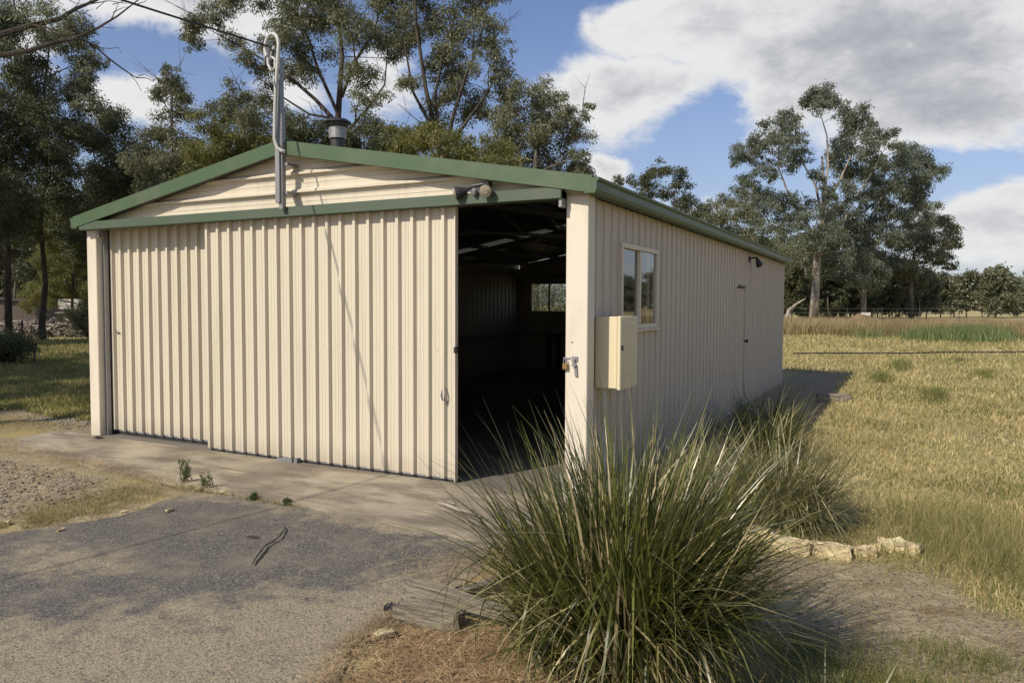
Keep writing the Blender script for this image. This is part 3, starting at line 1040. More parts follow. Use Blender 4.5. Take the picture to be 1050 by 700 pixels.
# side personnel door
sd = clad('side_door', M['cream_shaded'], shed, 'y', SIDE-0.004, 1, DOOR[0]+0.012, DOOR[1]-0.012, DOOR[2]+0.01, DOOR[3]-0.012, 0.19, 0.016, 0.10)
MB().box((SIDE+0.03, 6.43, 1.895), (0.035, 0.50, 0.022), bev=0.003).build('door_flashing', M['rusty'], sd)
MB().cyl((SIDE+0.01, 6.74, 1.04), (SIDE+0.06, 6.74, 1.04), 0.016, 10).cyl((SIDE+0.05, 6.74, 1.04), (SIDE+0.075, 6.74, 1.04), 0.028, 12).build('handle', M['rusty'], sd)

# flue on the roof
fx, fy = -4.75, 2.6
mb = MB()
mb.tube([(fx, fy, roof_z(fx)-0.05), (fx, fy, 4.02)], 0.095, 20)
fl = mb.build('flue', M['dark_metal'], roof, smooth=False)
mb = MB()
mb.tube([(fx, fy, 3.86), (fx, fy, 4.02)], 0.118, 20)
mb.build('collar', M['galv'], fl)
mb = MB()
mb.tube([(fx, fy, 4.015), (fx, fy, 4.03), (fx, fy, 4.05), (fx, fy, 4.10)], [0.13, 0.15, 0.15, 0.15], 20)
mb.tube([(fx, fy, 4.07), (fx, fy, 4.085), (fx, fy, 4.12), (fx, fy, 4.14)], [0.19, 0.19, 0.14, 0.02], 20)
mb.build('cowl', M['dark_metal'], fl)
MB().tube([(fx, fy, roof_z(fx)-0.03), (fx, fy, roof_z(fx)+0.08)], [0.26, 0.12], 20).build('flashing', M['galv'], fl)

# lock hasp and padlock on the right post
mb = MB().box((-0.105, -0.004, 1.165), (0.055, 0.008, 0.045), bev=0.002).box((-0.175, -0.004, 1.17), (0.06, 0.006, 0.012)).cyl((-0.105, -0.006, 1.165), (-0.105, -0.022, 1.165), 0.012, 10)
mb.build('hasp', M['galv'], post_r)
mb = MB().box((-0.093, -0.012, 1.075), (0.024, 0.006, 0.10), bev=0.002, ry=R(-6)).cyl((-0.105, -0.004, 1.12), (-0.105, -0.03, 1.12), 0.018, 12)
mb.build('hinge_strap', M['galv'], post_r)
MB().cyl((-0.13, 0.002, 1.30), (-0.13, -0.004, 1.30), 0.006, 8).build('screw', M['rusty'], post_r)
pad = thing('padlock', 'small brass padlock hanging on the right corner post', 'padlock', (-0.182, -0.02, 1.10))
MB().box((-0.182, -0.02, 1.105), (0.045, 0.022, 0.055), bev=0.006).build('lock_body', M['brass'], pad)
MB().tube([(-0.195, -0.02, 1.13), (-0.195, -0.02, 1.155), (-0.182, -0.02, 1.168), (-0.169, -0.02, 1.155), (-0.169, -0.02, 1.13)], 0.004, 6).build('shackle', M['galv'], pad)

# meter box
mx0, mx1, my0, my1, mz0, mz1 = SIDE+0.018, 0.19, 0.25, 0.68, 0.915, 1.505
meter = thing('meter_box', 'cream steel electricity meter box fixed to the side wall beside the window', 'meter box', (0.07, 0.46, mz0))
MB().box(((mx0+mx1-0.03)/2, (my0+my1)/2, (mz0+mz1)/2), (mx1-0.03-mx0, my1-my0, mz1-mz0), bev=0.005).build('cabinet', M['box_cream'], meter)
md = MB().box((mx1-0.013, (my0+my1)/2, (mz0+mz1)/2-0.004), (0.030, my1-my0+0.014, mz1-mz0+0.016), bev=0.006).build('door', M['box_cream'], meter)
for z_, w_ in ((mz1-0.075, 0.30), (mz0+0.10, 0.24)):
    MB().box((mx1+0.004, (my0+my1)/2, z_), (0.006, w_, 0.011), bev=0.002).build('pressing', M['box_cream'], md)
MB().box((mx1+0.006, my0+0.025, 1.25), (0.02, 0.02, 0.04), bev=0.003).build('latch', M['dark_metal'], md)
MB().cyl((SIDE+0.07, 0.33, mz0+0.02), (SIDE+0.07, 0.33, 0.05), 0.022, 10).build('conduit', M['pvc'], meter)

# service mast on the gable
mast = thing('service_mast', 'grey steel power mast with a curved conduit bolted to the gable peak', 'mast', (-3.12, -0.16, 2.56))
mb = MB()
mb.box((-3.115, -0.165, 2.83), (0.055, 0.045, 0.53), bev=0.003)
mb.box((-3.095, -0.14, 2.95), (0.05, 0.05, 0.90), bev=0.003)
mb.box((-3.105, -0.145, 3.50), (0.05, 0.05, 0.86), bev=0.003)
mb.build('steel_post', M['galv'], mast)
for z in (2.66, 2.93):
    MB().box((-3.075, -0.07, z), (0.09, 0.14, 0.03), bev=0.003).build('bracket', M['galv'], mast)
arc = [(-3.02, -0.175, 3.04), (-3.055, -0.19, 3.045), (-3.10, -0.20, 3.08), (-3.125, -0.205, 3.16), (-3.115, -0.205, 3.4), (-3.10, -0.205, 3.65), (-3.075, -0.205, 3.86), (-3.062, -0.205, 4.00)]
for a in range(0, 200, 20):
    arc.append((-3.145+0.085*math.cos(R(a)), -0.205, 4.03+0.115*math.sin(R(a))))
MB().tube(arc, 0.0175, 12).build('conduit', M['pvc'], mast, smooth=True)
MB().tube([(-3.22, -0.205, 4.02), (-3.215, -0.205, 3.97), (-3.20, -0.205, 3.94)], 0.028, 12).build('conduit_mouth', M['pvc'], mast)
mb = MB()
mb.tube([(-3.205, -0.205, 3.96), (-3.19, -0.21, 3.86), (-3.15, -0.21, 3.80), (-3.11, -0.205, 3.82), (-3.11, -0.20, 3.90), (-3.15, -0.20, 3.93)], 0.013, 8)
mb.tube([(-3.20, -0.20, 3.97), (-3.17, -0.20, 3.90), (-3.15, -0.20, 3.97), (-3.13, -0.19, 4.03)], 0.012, 8)
mb.build('cable_loop', M['pvc'], mast)
mb = MB().tube([(-3.11, -0.16, 3.90), (-3.17, -0.17, 3.92), (-3.20, -0.18, 3.90)], 0.016, 8)
mb.tube([(-3.23, -0.2, 3.93), (-3.235, -0.2, 3.86), (-3.24, -0.2, 3.84)], [0.02, 0.032, 0.02], 10)
mb.tube([(-3.11, -0.17, 3.78), (-3.16, -0.2, 3.86), (-3.14, -0.2, 4.0)], 0.012, 8)
mb.build('insulator', M['dark_metal'], mast)

cab = MB()
cpts = np.array([(-3.205, -0.20, 4.04), (-3.36, -1.9, 3.985), (-3.56, -4.4, 3.96), (-3.98, -7.7, 4.05), (-4.8, -13.0, 4.5), (-6.2, -22, 5.8)])
tt = np.linspace(0, 5, 61)
cx = [np.interp(tt, range(6), cpts[:, i]) for i in range(3)]
ker = np.ones(7)/7
pth = [(-3.205, -0.20, 4.04)]+[tuple(np.mean([cx[i][max(0, k-4):k+5] for i in range(3)], axis=1)) for k in range(4, 57)]
cab.tube(pth, 0.0095, 8)
o = cab.build('power_cable', M['rubber'], base=(-3.205, -0.20, 4.04))
tag(o, 'thin black overhead power cable running from the mast hook out to upper left', 'cable')

# twin floodlight above the opening
fl2 = thing('floodlight', 'twin round sensor floodlight mounted above the open doorway', 'floodlight', (-0.93, -0.06, 2.53))
mb = MB().box((-0.90, -0.06, 2.60), (0.10, 0.07, 0.045), bev=0.01).tube([(-0.90, -0.08, 2.60), (-1.0, -0.10, 2.585), (-1.07, -0.10, 2.56)], 0.016, 8).tube([(-0.90, -0.08, 2.60), (-0.87, -0.12, 2.585), (-0.86, -0.13, 2.56)], 0.018, 8)
mb.build('bracket', M['dark_metal'], fl2)


def par(c, d, name='lamp_head'):
    c, d = Vector(c), Vector(d).normalized()
    mb = MB().tube([c, c+d*0.03, c+d*0.07, c+d*0.10], [0.022, 0.032, 0.05, 0.055], 16)
    h = mb.build(name, M['dark_metal'], fl2)
    MB().tube([c+d*0.095, c+d*0.112, c+d*0.120], [0.052, 0.050, 0.02], 18).build('lens', M['lens'], h)


par((-1.05, -0.11, 2.555), (-0.8, -0.45, -0.25))
par((-0.86, -0.10, 2.56), (0.30, -0.85, -0.35))
MB().tube([(-0.97, -0.12, 2.555), (-0.965, -0.135, 2.53), (-0.96, -0.14, 2.505)], [0.022, 0.03, 0.014], 12).build('sensor', M['galv'], fl2)
fl3 = thing('floodlight', 'single small black floodlight high on the shaded side wall', 'floodlight', (SIDE+0.02, 7.05, 2.30))
MB().box((SIDE+0.03, 7.0, 2.345), (0.03, 0.07, 0.09), bev=0.006).tube([(SIDE+0.04, 7.0, 2.36), (SIDE+0.12, 7.03, 2.37), (SIDE+0.15, 7.05, 2.34)], 0.014, 8).build('bracket', M['dark_metal'], fl3)
MB().tube([(SIDE+0.13, 7.04, 2.36), (SIDE+0.15, 7.08, 2.31), (SIDE+0.165, 7.11, 2.255), (SIDE+0.168, 7.115, 2.25)], [0.022, 0.036, 0.058, 0.054], 16).build('lamp_head', M['dark_metal'], fl3)

# ------------------------------------------------------------------ foliage generators
NLEAF = [0]


def rot_leaves(P, D, L, Wd, rng):
    """rhombus leaves at P, long axis D (unit), length L, width Wd"""
    n = len(P)
    a = rng.normal(size=(n, 3))
    s = np.cross(D, a)
    s /= np.linalg.norm(s, axis=1, keepdims=True)+1e-9
    L = L[:, None]
    Wd = Wd[:, None]
    V = np.stack([P, P+D*L*0.45+s*Wd*0.5, P+D*L, P+D*L*0.45-s*Wd*0.5], 1).reshape(-1, 3)
    F = np.arange(4*n).reshape(-1, 4)
    return V, F


def tree(name, label, cat, trunk, clumps, leafm, barkm, seed, leaf=(0.17, 0.055), dens=1.0, group=None, limb_r=0.07, puff=0.42, bare=0, forks=()):
    """trunk: list of (point, radius); clumps: list of (centre, rx, rz). Crown is leaves in puffs at the ends of twigs."""
    rng = np.random.default_rng(seed)
    leaf = (leaf[0]*0.88, leaf[1]*0.80)
    base = np.array(trunk[0][0], float)
    t = thing(name, label, cat, tuple(base), group)
    mb = MB()
    tp = [np.array(p, float) for p, r in trunk]
    mb.tube(tp, [r for p, r in trunk], 10)
    # nodes along the trunk to hang limbs on
    nodes = []
    for i in range(len(tp)-1):
        for f in (0, 0.33, 0.66):
            if (i+f) > 0.8:
                nodes.append((tp[i]*(1-f)+tp[i+1]*f, trunk[i][1]*(1-f)+trunk[i+1][1]*f))
    nodes.append((tp[-1], trunk[-1][1]))
    for path in forks:
        mb.tube([p for p, r in path], [r for p, r in path], 8, cap=False)
        for i in range(1, len(path)):
            nodes += [((path[i-1][0]+path[i][0])/2, (path[i-1][1]+path[i][1])/2), path[i]]
    PV, DV = [], []
    order = sorted(clumps, key=lambda c: np.linalg.norm(np.array(c[0])-tp[-1]))
    for (c, rx, rz) in order:
        c = np.array(c, float)
        # nearest lower node
        best, bd = None, 1e9
        for q, r in nodes:
            d = np.linalg.norm(q-c)+max(0, q[2]-c[2]+0.3)*2.5
            if d < bd:
                best, bd = (q, r), d
        q, r = best
        L = np.linalg.norm(c-q)
        r0 = min(r*0.65, limb_r*(0.4+L*0.12))
        mid1 = q+(c-q)*0.35+rng.normal(size=3)*0.06*L+np.array([0, 0, 0.05*L])
        mid2 = q+(c-q)*0.7+rng.normal(size=3)*0.05*L+np.array([0, 0, 0.05*L])
        mb.tube([q, mid1, mid2, c], [r0, r0*0.75, r0*0.55, r0*0.35], 6, cap=False)
        nodes += [(mid1, r0*0.75), (mid2, r0*0.55), (c, r0*0.4)]
        npuff = int(rng.integers(9, 14))
        for k in range(npuff):
            d = rng.normal(size=3)
            d /= np.linalg.norm(d)
            rad = rng.uniform(0.35, 0.95)
            pc = c+d*rad*np.array([rx, rx, rz])
            pr = puff*max(rx, rz)*rng.uniform(0.45, 1.25)
            pm = (c+pc)/2+rng.normal(size=3)*0.08*rx
            mb.tube([c, pm, pc], [r0*0.34, r0*0.22, max(0.008, r0*0.1)], 4, cap=False)
            nl = int(dens*1.5*math.pi*pr*pr/(0.5*leaf[0]*leaf[1]))+6
            NLEAF[0] += nl
            g = rng.normal(size=(nl, 3))
            g /= np.linalg.norm(g, axis=1, keepdims=True)
            g *= rng.uniform(0.1, 1.25, size=(nl, 1))**0.8
            g *= np.array([1, 1, 0.72])*pr
            # lower half thinner, leaves hang below
            g[:, 2] -= 0.15*pr
            PV.append(pc+g)
            dd = rng.normal(size=(nl, 3))*0.75+np.array([0, 0, -0.75])+g/pr*0.4
            dd /= np.linalg.norm(dd, axis=1, keepdims=True)
            DV.append(dd)
    for k in range(bare):
        q, r = nodes[rng.integers(len(nodes))]
        d = rng.normal(size=3)
        d[2] = abs(d[2])*0.6
        d /= np.linalg.norm(d)
        L = rng.uniform(0.8, 2.2)
        e = q+d*L
        mb.tube([q, q+d*L*0.5+rng.normal(size=3)*0.08, e], [0.022, 0.015, 0.006], 4, cap=False)
        for j in range(3):
            s = q+d*L*rng.uniform(0.4, 0.9)
            mb.tube([s, s+(d+rng.normal(size=3)*0.7)*L*0.3], [0.009, 0.004], 3, cap=False)
    mb.build('trunk', barkm, t, smooth=True)
    if PV:
        P = np.concatenate(PV)
        D = np.concatenate(DV)
        n = len(P)
        V, F = rot_leaves(P, D, leaf[0]*rng.uniform(0.6, 1.35, n), leaf[1]*rng.uniform(0.6, 1.3, n), rng)
        np_mesh('crown', V, F, leafm, t)
    return t


def px_tree(name, label, cat, depth, trunk_px, clumps_px, leafm, barkm, seed, jit=None, forks=(), cs=1.25, **kw):
    """a tree `depth` metres ahead; outline taken from the photograph, crown given real depth"""
    rng = np.random.default_rng(seed+1000)
    tr = []
    for i, (px, py, r) in enumerate(trunk_px):
        p = gnd(px, depth) if i == 0 else at(px, py, depth)+np.array([0, 0, 0])
        if i == 0:
            p[2] = -0.1
        elif i < len(trunk_px):
            p = p+_f*rng.normal()*0.12*(i > 1)
        tr.append((p, r*0.6))
    cl = []
    m = depth/FPX
    xs_ = [c[0] for c in clumps_px]
    w = (max(xs_)-min(xs_))*m*0.5 if len(xs_) > 1 else 1.0
    xc = (max(xs_)+min(xs_))/2
    J = jit if jit is not None else min(4.5, max(0.6, w*0.75))
    for c in clumps_px:
        px, py, rp = c[:3]
        fr = abs(px-xc)*m/max(w, 0.1)
        dj = c[3] if len(c) > 3 else rng.uniform(-1, 1)*J*math.sqrt(max(0.08, 1-fr*fr*0.9))
        dd = depth+dj
        cl.append((at(px, py, dd), rp*cs*dd/FPX, rp*cs*dd/FPX*0.85))
    fk = []
    for path in forks:
        fk.append([(at(px, py, depth)+_f*rng.normal()*0.03*depth*(i > 0)*0.3, r*0.6) for i, (px, py, r) in enumerate(path)])
    return tree(name, label, cat, tr, cl, leafm, barkm, seed, forks=fk, **kw)


G_BEHIND = 'gum trees standing behind the shed'
# --- tall gum whose limbs spread behind the mast
px_tree('gum_tree', 'tall open gum with long bare limbs spreading left behind the service mast', 'tree', 29,
        [(354, 330, 0.30), (350, 210, 0.25), (346, 125, 0.20), (352, 60, 0.14), (346, 0, 0.10), (342, -60, 0.07)],
        [(206, 28, 20), (222, 14, 18), (196, 42, 11), (238, 40, 12), (300, 22, 26), (278, 40, 20), (262, 62, 16), (322, 48, 24), (300, 70, 20), (368, 20, 27), (392, 46, 24), (372, 74, 20),
         (340, -18, 34), (390, -20, 30), (290, -20, 30), (250, -12, 22), (272, 96, 20), (256, 120, 18), (285, 128, 20), (246, 92, 13), (236, 110, 14), (378, 100, 17), (316, 8, 22), (402, 8, 22)],
        M['leaf'], M['bark_dark'], 11, forks=[[(347, 128, .16), (325, 104, .12), (300, 82, .10), (268, 58, .07), (236, 40, .04), (212, 30, .02)], [(347, 118, .12), (332, 80, .10), (316, 40, .07), (300, 5, .04)], [(350, 100, .13), (366, 66, .09), (382, 30, .06), (392, -10, .03)], [(352, 140, .12), (376, 112, .08), (392, 82, .05), (398, 50, .03)], [(345, 122, .10), (318, 118, .07), (290, 100, .05), (262, 76, .03)]], leaf=(0.16, 0.050), group=G_BEHIND, bare=14, jit=2.5, limb_r=0.13)
# --- multi-stemmed gum right of it
px_tree('gum_tree', 'tall many-stemmed gum rising highest above the middle of the right roof slope', 'tree', 27,
        [(458, 330, 0.30), (456, 215, 0.24), (450, 150, 0.18), (436, 90, 0.13), (428, 30, 0.09), (424, -40, 0.06)],
        [(440, 20, 27), (468, 42, 26), (496, 18, 22), (512, 44, 16), (444, 66, 20), (478, 84, 24), (502, 66, 18), (520, 92, 15), (452, 104, 22), (418, 44, 16),
         (432, -24, 30), (478, -20, 30), (510, -10, 16), (420, 84, 12), (488, 112, 20), (436, 130, 18)],
        M['leaf'], M['bark_dark'], 12, forks=[[(455, 170, .16), (464, 120, .12), (478, 80, .09), (492, 40, .06), (500, 0, .04)], [(452, 150, .14), (446, 100, .10), (456, 50, .07), (468, 0, .04)], [(455, 160, .14), (476, 128, .09), (500, 96, .06), (518, 58, .03)], [(448, 140, .12), (424, 96, .08), (416, 50, .05)]], leaf=(0.155, 0.048), group=G_BEHIND, bare=10, jit=2.2, limb_r=0.12)
# --- rounded one ending in open sky
px_tree('gum_tree', 'rounded dense gum ending in open sky at the right of the clump behind the roof', 'tree', 26,
        [(548, 330, 0.26), (546, 230, 0.22), (548, 180, 0.16), (552, 140, 0.10)],
        [(540, 100, 20), (562, 98, 18), (582, 106, 14), (596, 122, 11), (568, 122, 20), (588, 140, 17), (536, 128, 22), (556, 148, 22), (598, 158, 11), (582, 172, 16),
         (516, 152, 20), (540, 172, 20), (562, 182, 18), (604, 108, 5), (520, 120, 16), (600, 176, 10), (510, 180, 18), (585, 195, 18)],
        M['leaf'], M['bark_grey'], 13, leaf=(0.15, 0.048), group=G_BEHIND, bare=10, jit=2.2)
# --- slender crown in the sky gap
px_tree('gum_tree', 'slender gum with two small round crowns one above the other left of the mast', 'tree', 31,
        [(180, 330, 0.20), (178, 230, 0.16), (177, 150, 0.10), (176, 90, 0.05), (176, 72, 0.03)],
        [(176, 71, 10), (170, 80, 7), (176, 92, 14), (164, 95, 8), (188, 98, 9), (176, 122, 20), (160, 140, 20), (192, 140, 18), (150, 165, 24), (185, 165, 24), (205, 180, 22), (165, 195, 28)],
        M['leaf'], M['bark_grey'], 14, leaf=(0.16, 0.052), group=G_BEHIND, bare=4, jit=1.6)
px_tree('gum_tree', 'leafy mid-height gum filling the gap just left of the service mast', 'tree', 30,
        [(232, 330, 0.20), (230, 240, 0.17), (228, 160, 0.10)],
        [(228, 112, 16), (212, 126, 16), (240, 132, 20), (220, 150, 22), (250, 150, 22), (205, 165, 20), (235, 175, 28), (262, 172, 22), (270, 148, 20), (198, 196, 26), (235, 205, 30), (275, 200, 24)],
        M['leaf_yellow'], M['bark_dark'], 15, leaf=(0.15, 0.046), group=G_BEHIND, bare=10, jit=1.6)
px_tree('gum_tree', 'low bushy gum showing between the flue and the mast over the ridge', 'tree', 25,
        [(318, 330, 0.2), (316, 240, 0.16), (316, 190, 0.1)],
        [(300, 130, 20), (322, 142, 20), (344, 138, 20), (366, 140, 20), (384, 132, 16), (310, 162, 24), (345, 168, 24), (375, 166, 24), (400, 150, 18), (325, 195, 26), (360, 195, 26), (392, 190, 24)],
        M['leaf_dark'], M['bark_dark'], 16, leaf=(0.14, 0.045), group=G_BEHIND, jit=1.6)
px_tree('gum_tree', 'olive bushy gum low above the right barge board below the taller crowns', 'tree', 24,
        [(470, 330, 0.2), (468, 240, 0.16), (468, 195, 0.1)],
        [(418, 134, 18), (440, 138, 20), (462, 142, 20), (484, 146, 20), (505, 152, 18), (428, 160, 22), (455, 168, 24), (485, 172, 24), (512, 178, 20), (440, 190, 24), (480, 195, 26), (530, 196, 20), (410, 165, 18)],
        M['leaf_yellow'], M['bark_dark'], 17, leaf=(0.14, 0.045), group=G_BEHIND, jit=1.6)

G_LEFT = 'trees crowding the left edge'
px_tree('gum_tree', 'dark slim-trunked gum standing on the grass left of the shed', 'tree', 31,
        [(43, 350, 0.27), (43, 330, 0.22), (44, 290, 0.17), (45, 230, 0.14), (50, 150, 0.11), (47, 95, 0.08), (52, 50, 0.05)],
        [(82, 24, 20), (66, 40, 18), (90, 38, 12), (40, 22, 20), (20, 50, 22), (92, 66, 15), (82, 80, 17), (100, 62, 10), (62, 92, 18), (38, 84, 20), (30, 120, 22), (64, 122, 20), (88, 104, 14), (92, 132, 13), (16, 96, 20), (55, 150, 22)],
        M['leaf'], M['bark_dark'], 21, leaf=(0.17, 0.055), group=G_LEFT, bare=8, jit=2.0)
px_tree('gum_tree', 'dense dark gum mass at the far left reaching down to the scrub', 'tree', 28,
        [(8, 345, 0.22), (8, 280, 0.20), (10, 190, 0.14), (14, 130, 0.10)],
        [(14, 110, 26), (40, 140, 26), (10, 160, 30), (60, 165, 24), (30, 190, 30), (0, 210, 30), (60, 205, 24), (-20, 130, 34), (-25, 190, 34), (22, 232, 22), (-10, 250, 26), (-40, 80, 36), (-30, 30, 36), (0, 15, 24), (12, 60, 20)],
        M['leaf_dark'], M['bark_dark'], 22, leaf=(0.16, 0.055), group=G_LEFT, jit=2.4, dens=1.2)
px_tree('gum_tree', 'broad dark gum directly left of the sloping green barge board', 'tree', 33,
        [(112, 345, 0.24), (112, 260, 0.20), (112, 190, 0.14)],
        [(104, 118, 20), (124, 138, 20), (92, 150, 24), (118, 165, 26), (140, 172, 24), (84, 180, 24), (110, 195, 28), (140, 205, 26), (75, 215, 24), (102, 225, 26), (130, 235, 26), (92, 250, 22), (80, 128, 14)],
        M['leaf_dark'], M['bark_dark'], 23, leaf=(0.17, 0.058), group=G_LEFT, jit=2.2, dens=1.2)
px_tree('wattle_tree', 'yellow-green feathery wattle beside the slim dark trunk', 'tree', 36,
        [(74, 345, 0.12), (74, 310, 0.10), (76, 270, 0.06)],
        [(48, 246, 12), (60, 258, 14), (76, 252, 12), (46, 274, 14), (64, 280, 16), (84, 272, 14), (34, 300, 12), (54, 304, 13), (78, 300, 14), (94, 292, 12), (90, 318, 9), (28, 312, 8)],
        M['leaf_yellow'], M['bark_dark'], 24, leaf=(0.14, 0.03), group=G_LEFT, jit=1.2)
px_tree('gum_tree', 'pale thin multi-stemmed gum at the far left behind the old shed', 'tree', 44,
        [(12, 340, 0.14), (16, 290, 0.12), (8, 240, 0.08), (14, 200, 0.05)],
        [(5, 230, 20), (25, 245, 18), (48, 228, 16), (0, 262, 16), (22, 275, 14), (-20, 240, 24)],
        M['leaf_dark'], M['bark_grey'], 25, leaf=(0.2, 0.07), group=G_LEFT, bare=12, jit=1.5)


def auto_tree(name, label, cat, px, depth, top_px, half_px, leafm, barkm, seed, group=None, n=14, base_frac=0.35, **kw):
    rng = np.random.default_rng(seed)
    hor = 312
    h = (hor-top_px)
    cl = []
    for k in range(n):
        v = rng.uniform(base_frac, 1.0)
        wv = half_px*(0.55+0.45*math.sin(math.pi*min(1, (v-base_frac)/(1-base_frac)*0.75+0.15)))
        r = half_px*rng.uniform(0.28, 0.42)
        cl.append((px+rng.uniform(-1, 1)*(wv-r*0.5), hor-h*v+r*(v > 0.85), r))
    cl.append((px, top_px+half_px*0.3, half_px*0.3))
    r0 = h*depth/FPX*0.018+0.06
    return px_tree(name, label, cat, depth, [(px, 0, r0), (px+rng.uniform(-2, 2), hor-h*0.25, r0*0.8), (px+rng.uniform(-4, 4), hor-h*0.55, r0*0.6), (px+rng.uniform(-5, 5), hor-h*0.8, r0*0.35)],
                   cl, leafm, barkm, seed, group=group, **kw)


# scrub and trees further back that close the view on the left and behind the roof
ORD = ['first', 'second', 'third', 'fourth', 'fifth', 'sixth', 'seventh', 'eighth', 'ninth', 'tenth', 'eleventh', 'twelfth', 'thirteenth', 'fourteenth', 'fifteenth', 'sixteenth', 'seventeenth', 'eighteenth', 'nineteenth', 'twentieth', 'twenty-first', 'twenty-second', 'twenty-third', 'twenty-fourth', 'twenty-fifth', 'twenty-sixth', 'twenty-seventh', 'twenty-eighth', 'twenty-ninth', 'thirtieth', 'thirty-first', 'thirty-second', 'thirty-third', 'thirty-fourth', 'thirty-fifth', 'thirty-sixth', 'thirty-seventh', 'thirty-eighth', 'thirty-ninth', 'fortieth']
G_SCRUB = 'dense trees closing the view behind'
fill = [(20, 52, 190, 36), (70, 55, 205, 34), (112, 50, 180, 34), (150, 46, 150, 36), (200, 44, 150, 36), (250, 45, 138, 36), (300, 44, 150, 34), (352, 45, 132, 34),
        (402, 44, 128, 32), (452, 42, 150, 34), (505, 43, 160, 32), (552, 44, 170, 30), (-20, 46, 150, 40), (92, 62, 240, 26), (45, 66, 235, 28), (0, 60, 240, 30)]
fill.sort()
for i, (px, dp, tp_, hw) in enumerate(fill):
    auto_tree('gum_tree', ORD[i]+' tree from the left in the dark belt filling behind the shed', 'tree', px, dp, tp_, hw,
              [M['leaf_dark'], M['leaf']][i % 2], M['bark_dark'], 300+i, group=G_SCRUB, n=24 if 95 < px else 34, base_frac=0.42 if 120 < px < 560 else 0.04, leaf=(0.28, 0.11), dens=1.0)

# small crowns to the right of the roof
px_tree('gum_tree', 'small distant gum with a rounded crown above the near end of the right gutter', 'tree', 62,
        [(678, 325, 0.32), (678, 260, 0.25), (676, 215, 0.15)],
        [(676, 172, 10), (692, 178, 11), (664, 184, 11), (648, 184, 7), (634, 184, 6), (682, 192, 14), (700, 192, 9), (708, 206, 9), (660, 202, 14), (690, 212, 16), (640, 200, 8), (716, 216, 8), (670, 225, 20), (705, 230, 14)],
        M['leaf_dark'], M['bark_grey'], 31, leaf=(0.27, 0.10), group='gums behind the right gutter', bare=6)
px_tree('gum_tree', 'lower straggly gum behind the middle of the right gutter', 'tree', 60,
        [(742, 325, 0.3), (742, 270, 0.25), (740, 230, 0.12)],
        [(742, 204, 7), (728, 212, 9), (752, 208, 9), (738, 222, 13), (760, 220, 13), (722, 228, 12), (745, 238, 17), (770, 240, 15), (765, 202, 7), (780, 258, 18), (750, 256, 18), (800, 270, 20)],
        M['leaf'], M['bark_grey'], 32, leaf=(0.26, 0.09), group='gums behind the right gutter', bare=6)

# --- the big gum at right
px_tree('gum_tree', 'tallest pale-trunked gum with a wide domed crown beyond the far end of the shed', 'tree', 70,
        [(834, 328, 0.78), (836, 300, 0.62), (838, 262, 0.52), (843, 225, 0.36), (845, 196, 0.26), (843, 160, 0.14)],
        [(838, 96, 9), (850, 93, 9), (830, 104, 9), (856, 104, 8), (843, 108, 9), (876, 112, 11), (890, 120, 8), (864, 116, 8), (868, 128, 12), (886, 132, 12), (898, 138, 9), (910, 140, 9), (918, 150, 6),
         (804, 118, 9), (792, 128, 12), (810, 132, 13), (820, 146, 10), (800, 148, 14), (780, 142, 11), (768, 152, 12), (760, 162, 9), (782, 160, 12), (806, 164, 10), (822, 158, 8),
         (860, 148, 10), (872, 152, 12), (852, 164, 9), (892, 152, 12), (884, 168, 13), (866, 174, 12), (902, 166, 9),
         (760, 188, 9), (774, 184, 11), (788, 176, 9), (770, 200, 12), (790, 200, 13), (806, 208, 13), (782, 216, 14), (812, 226, 14), (766, 222, 10), (858, 206, 12), (876, 196, 12), (832, 244, 12), (800, 240, 12), (826, 208, 8), (838, 246, 12, -3.5), (852, 232, 12, -3.5), (826, 228, 11, -3.5), (846, 214, 10, -3), (862, 250, 12, -3), (816, 256, 11, -3), (850, 196, 8, -2.5), (838, 178, 6, -2)],
        M['leaf_blue'], M['bark_pale'], 41, cs=1.45, forks=[[(840, 250, .26), (822, 222, .2), (806, 198, .15), (797, 172, .1), (792, 148, .06)], [(843, 222, .26), (838, 190, .16), (826, 165, .11), (812, 142, .06)], [(845, 200, .2), (850, 170, .15), (846, 140, .10), (842, 112, .05)], [(843, 215, .26), (862, 188, .18), (874, 160, .12), (880, 130, .06)], [(838, 258, .24), (862, 232, .16), (878, 206, .12), (896, 172, .07)], [(838, 262, .2), (812, 245, .15), (790, 228, .10), (774, 208, .06)]], leaf=(0.30, 0.115), limb_r=0.38, group='large gums in the paddock', bare=18, jit=4.0)
px_tree('gum_tree', 'broad spreading gum with forked pale limbs just right of the tallest one', 'tree', 76,
        [(886, 328, 0.45), (886, 300, 0.4), (884, 270, 0.32), (890, 240, 0.30), (902, 210, 0.2)],
        [(922, 152, 9), (934, 156, 10), (946, 164, 10), (956, 172, 9), (964, 178, 6), (928, 168, 12), (942, 180, 12), (914, 174, 10), (926, 188, 14), (906, 188, 12), (948, 192, 9), (894, 202, 13), (914, 206, 14), (936, 204, 11),
         (880, 222, 13), (900, 224, 14), (922, 224, 14), (944, 222, 11), (868, 240, 13), (890, 244, 14), (912, 244, 14), (860, 222, 12), (846, 260, 13), (874, 262, 13), (906, 264, 13), (895, 180, 10), (848, 234, 10), (884, 284, 12, -3), (900, 276, 12, -3), (870, 278, 11, -3), (892, 258, 12, -3)],
        M['leaf_blue'], M['bark_pale'], 42, cs=1.45, forks=[[(884, 272, .3), (898, 246, .22), (914, 222, .16), (934, 196, .1), (948, 178, .06)], [(884, 275, .3), (876, 248, .2), (870, 226, .12)], [(886, 262, .28), (890, 232, .2), (904, 200, .13), (926, 168, .07)]], leaf=(0.32, 0.12), limb_r=0.32, group='large gums in the paddock', bare=10, jit=4.0)
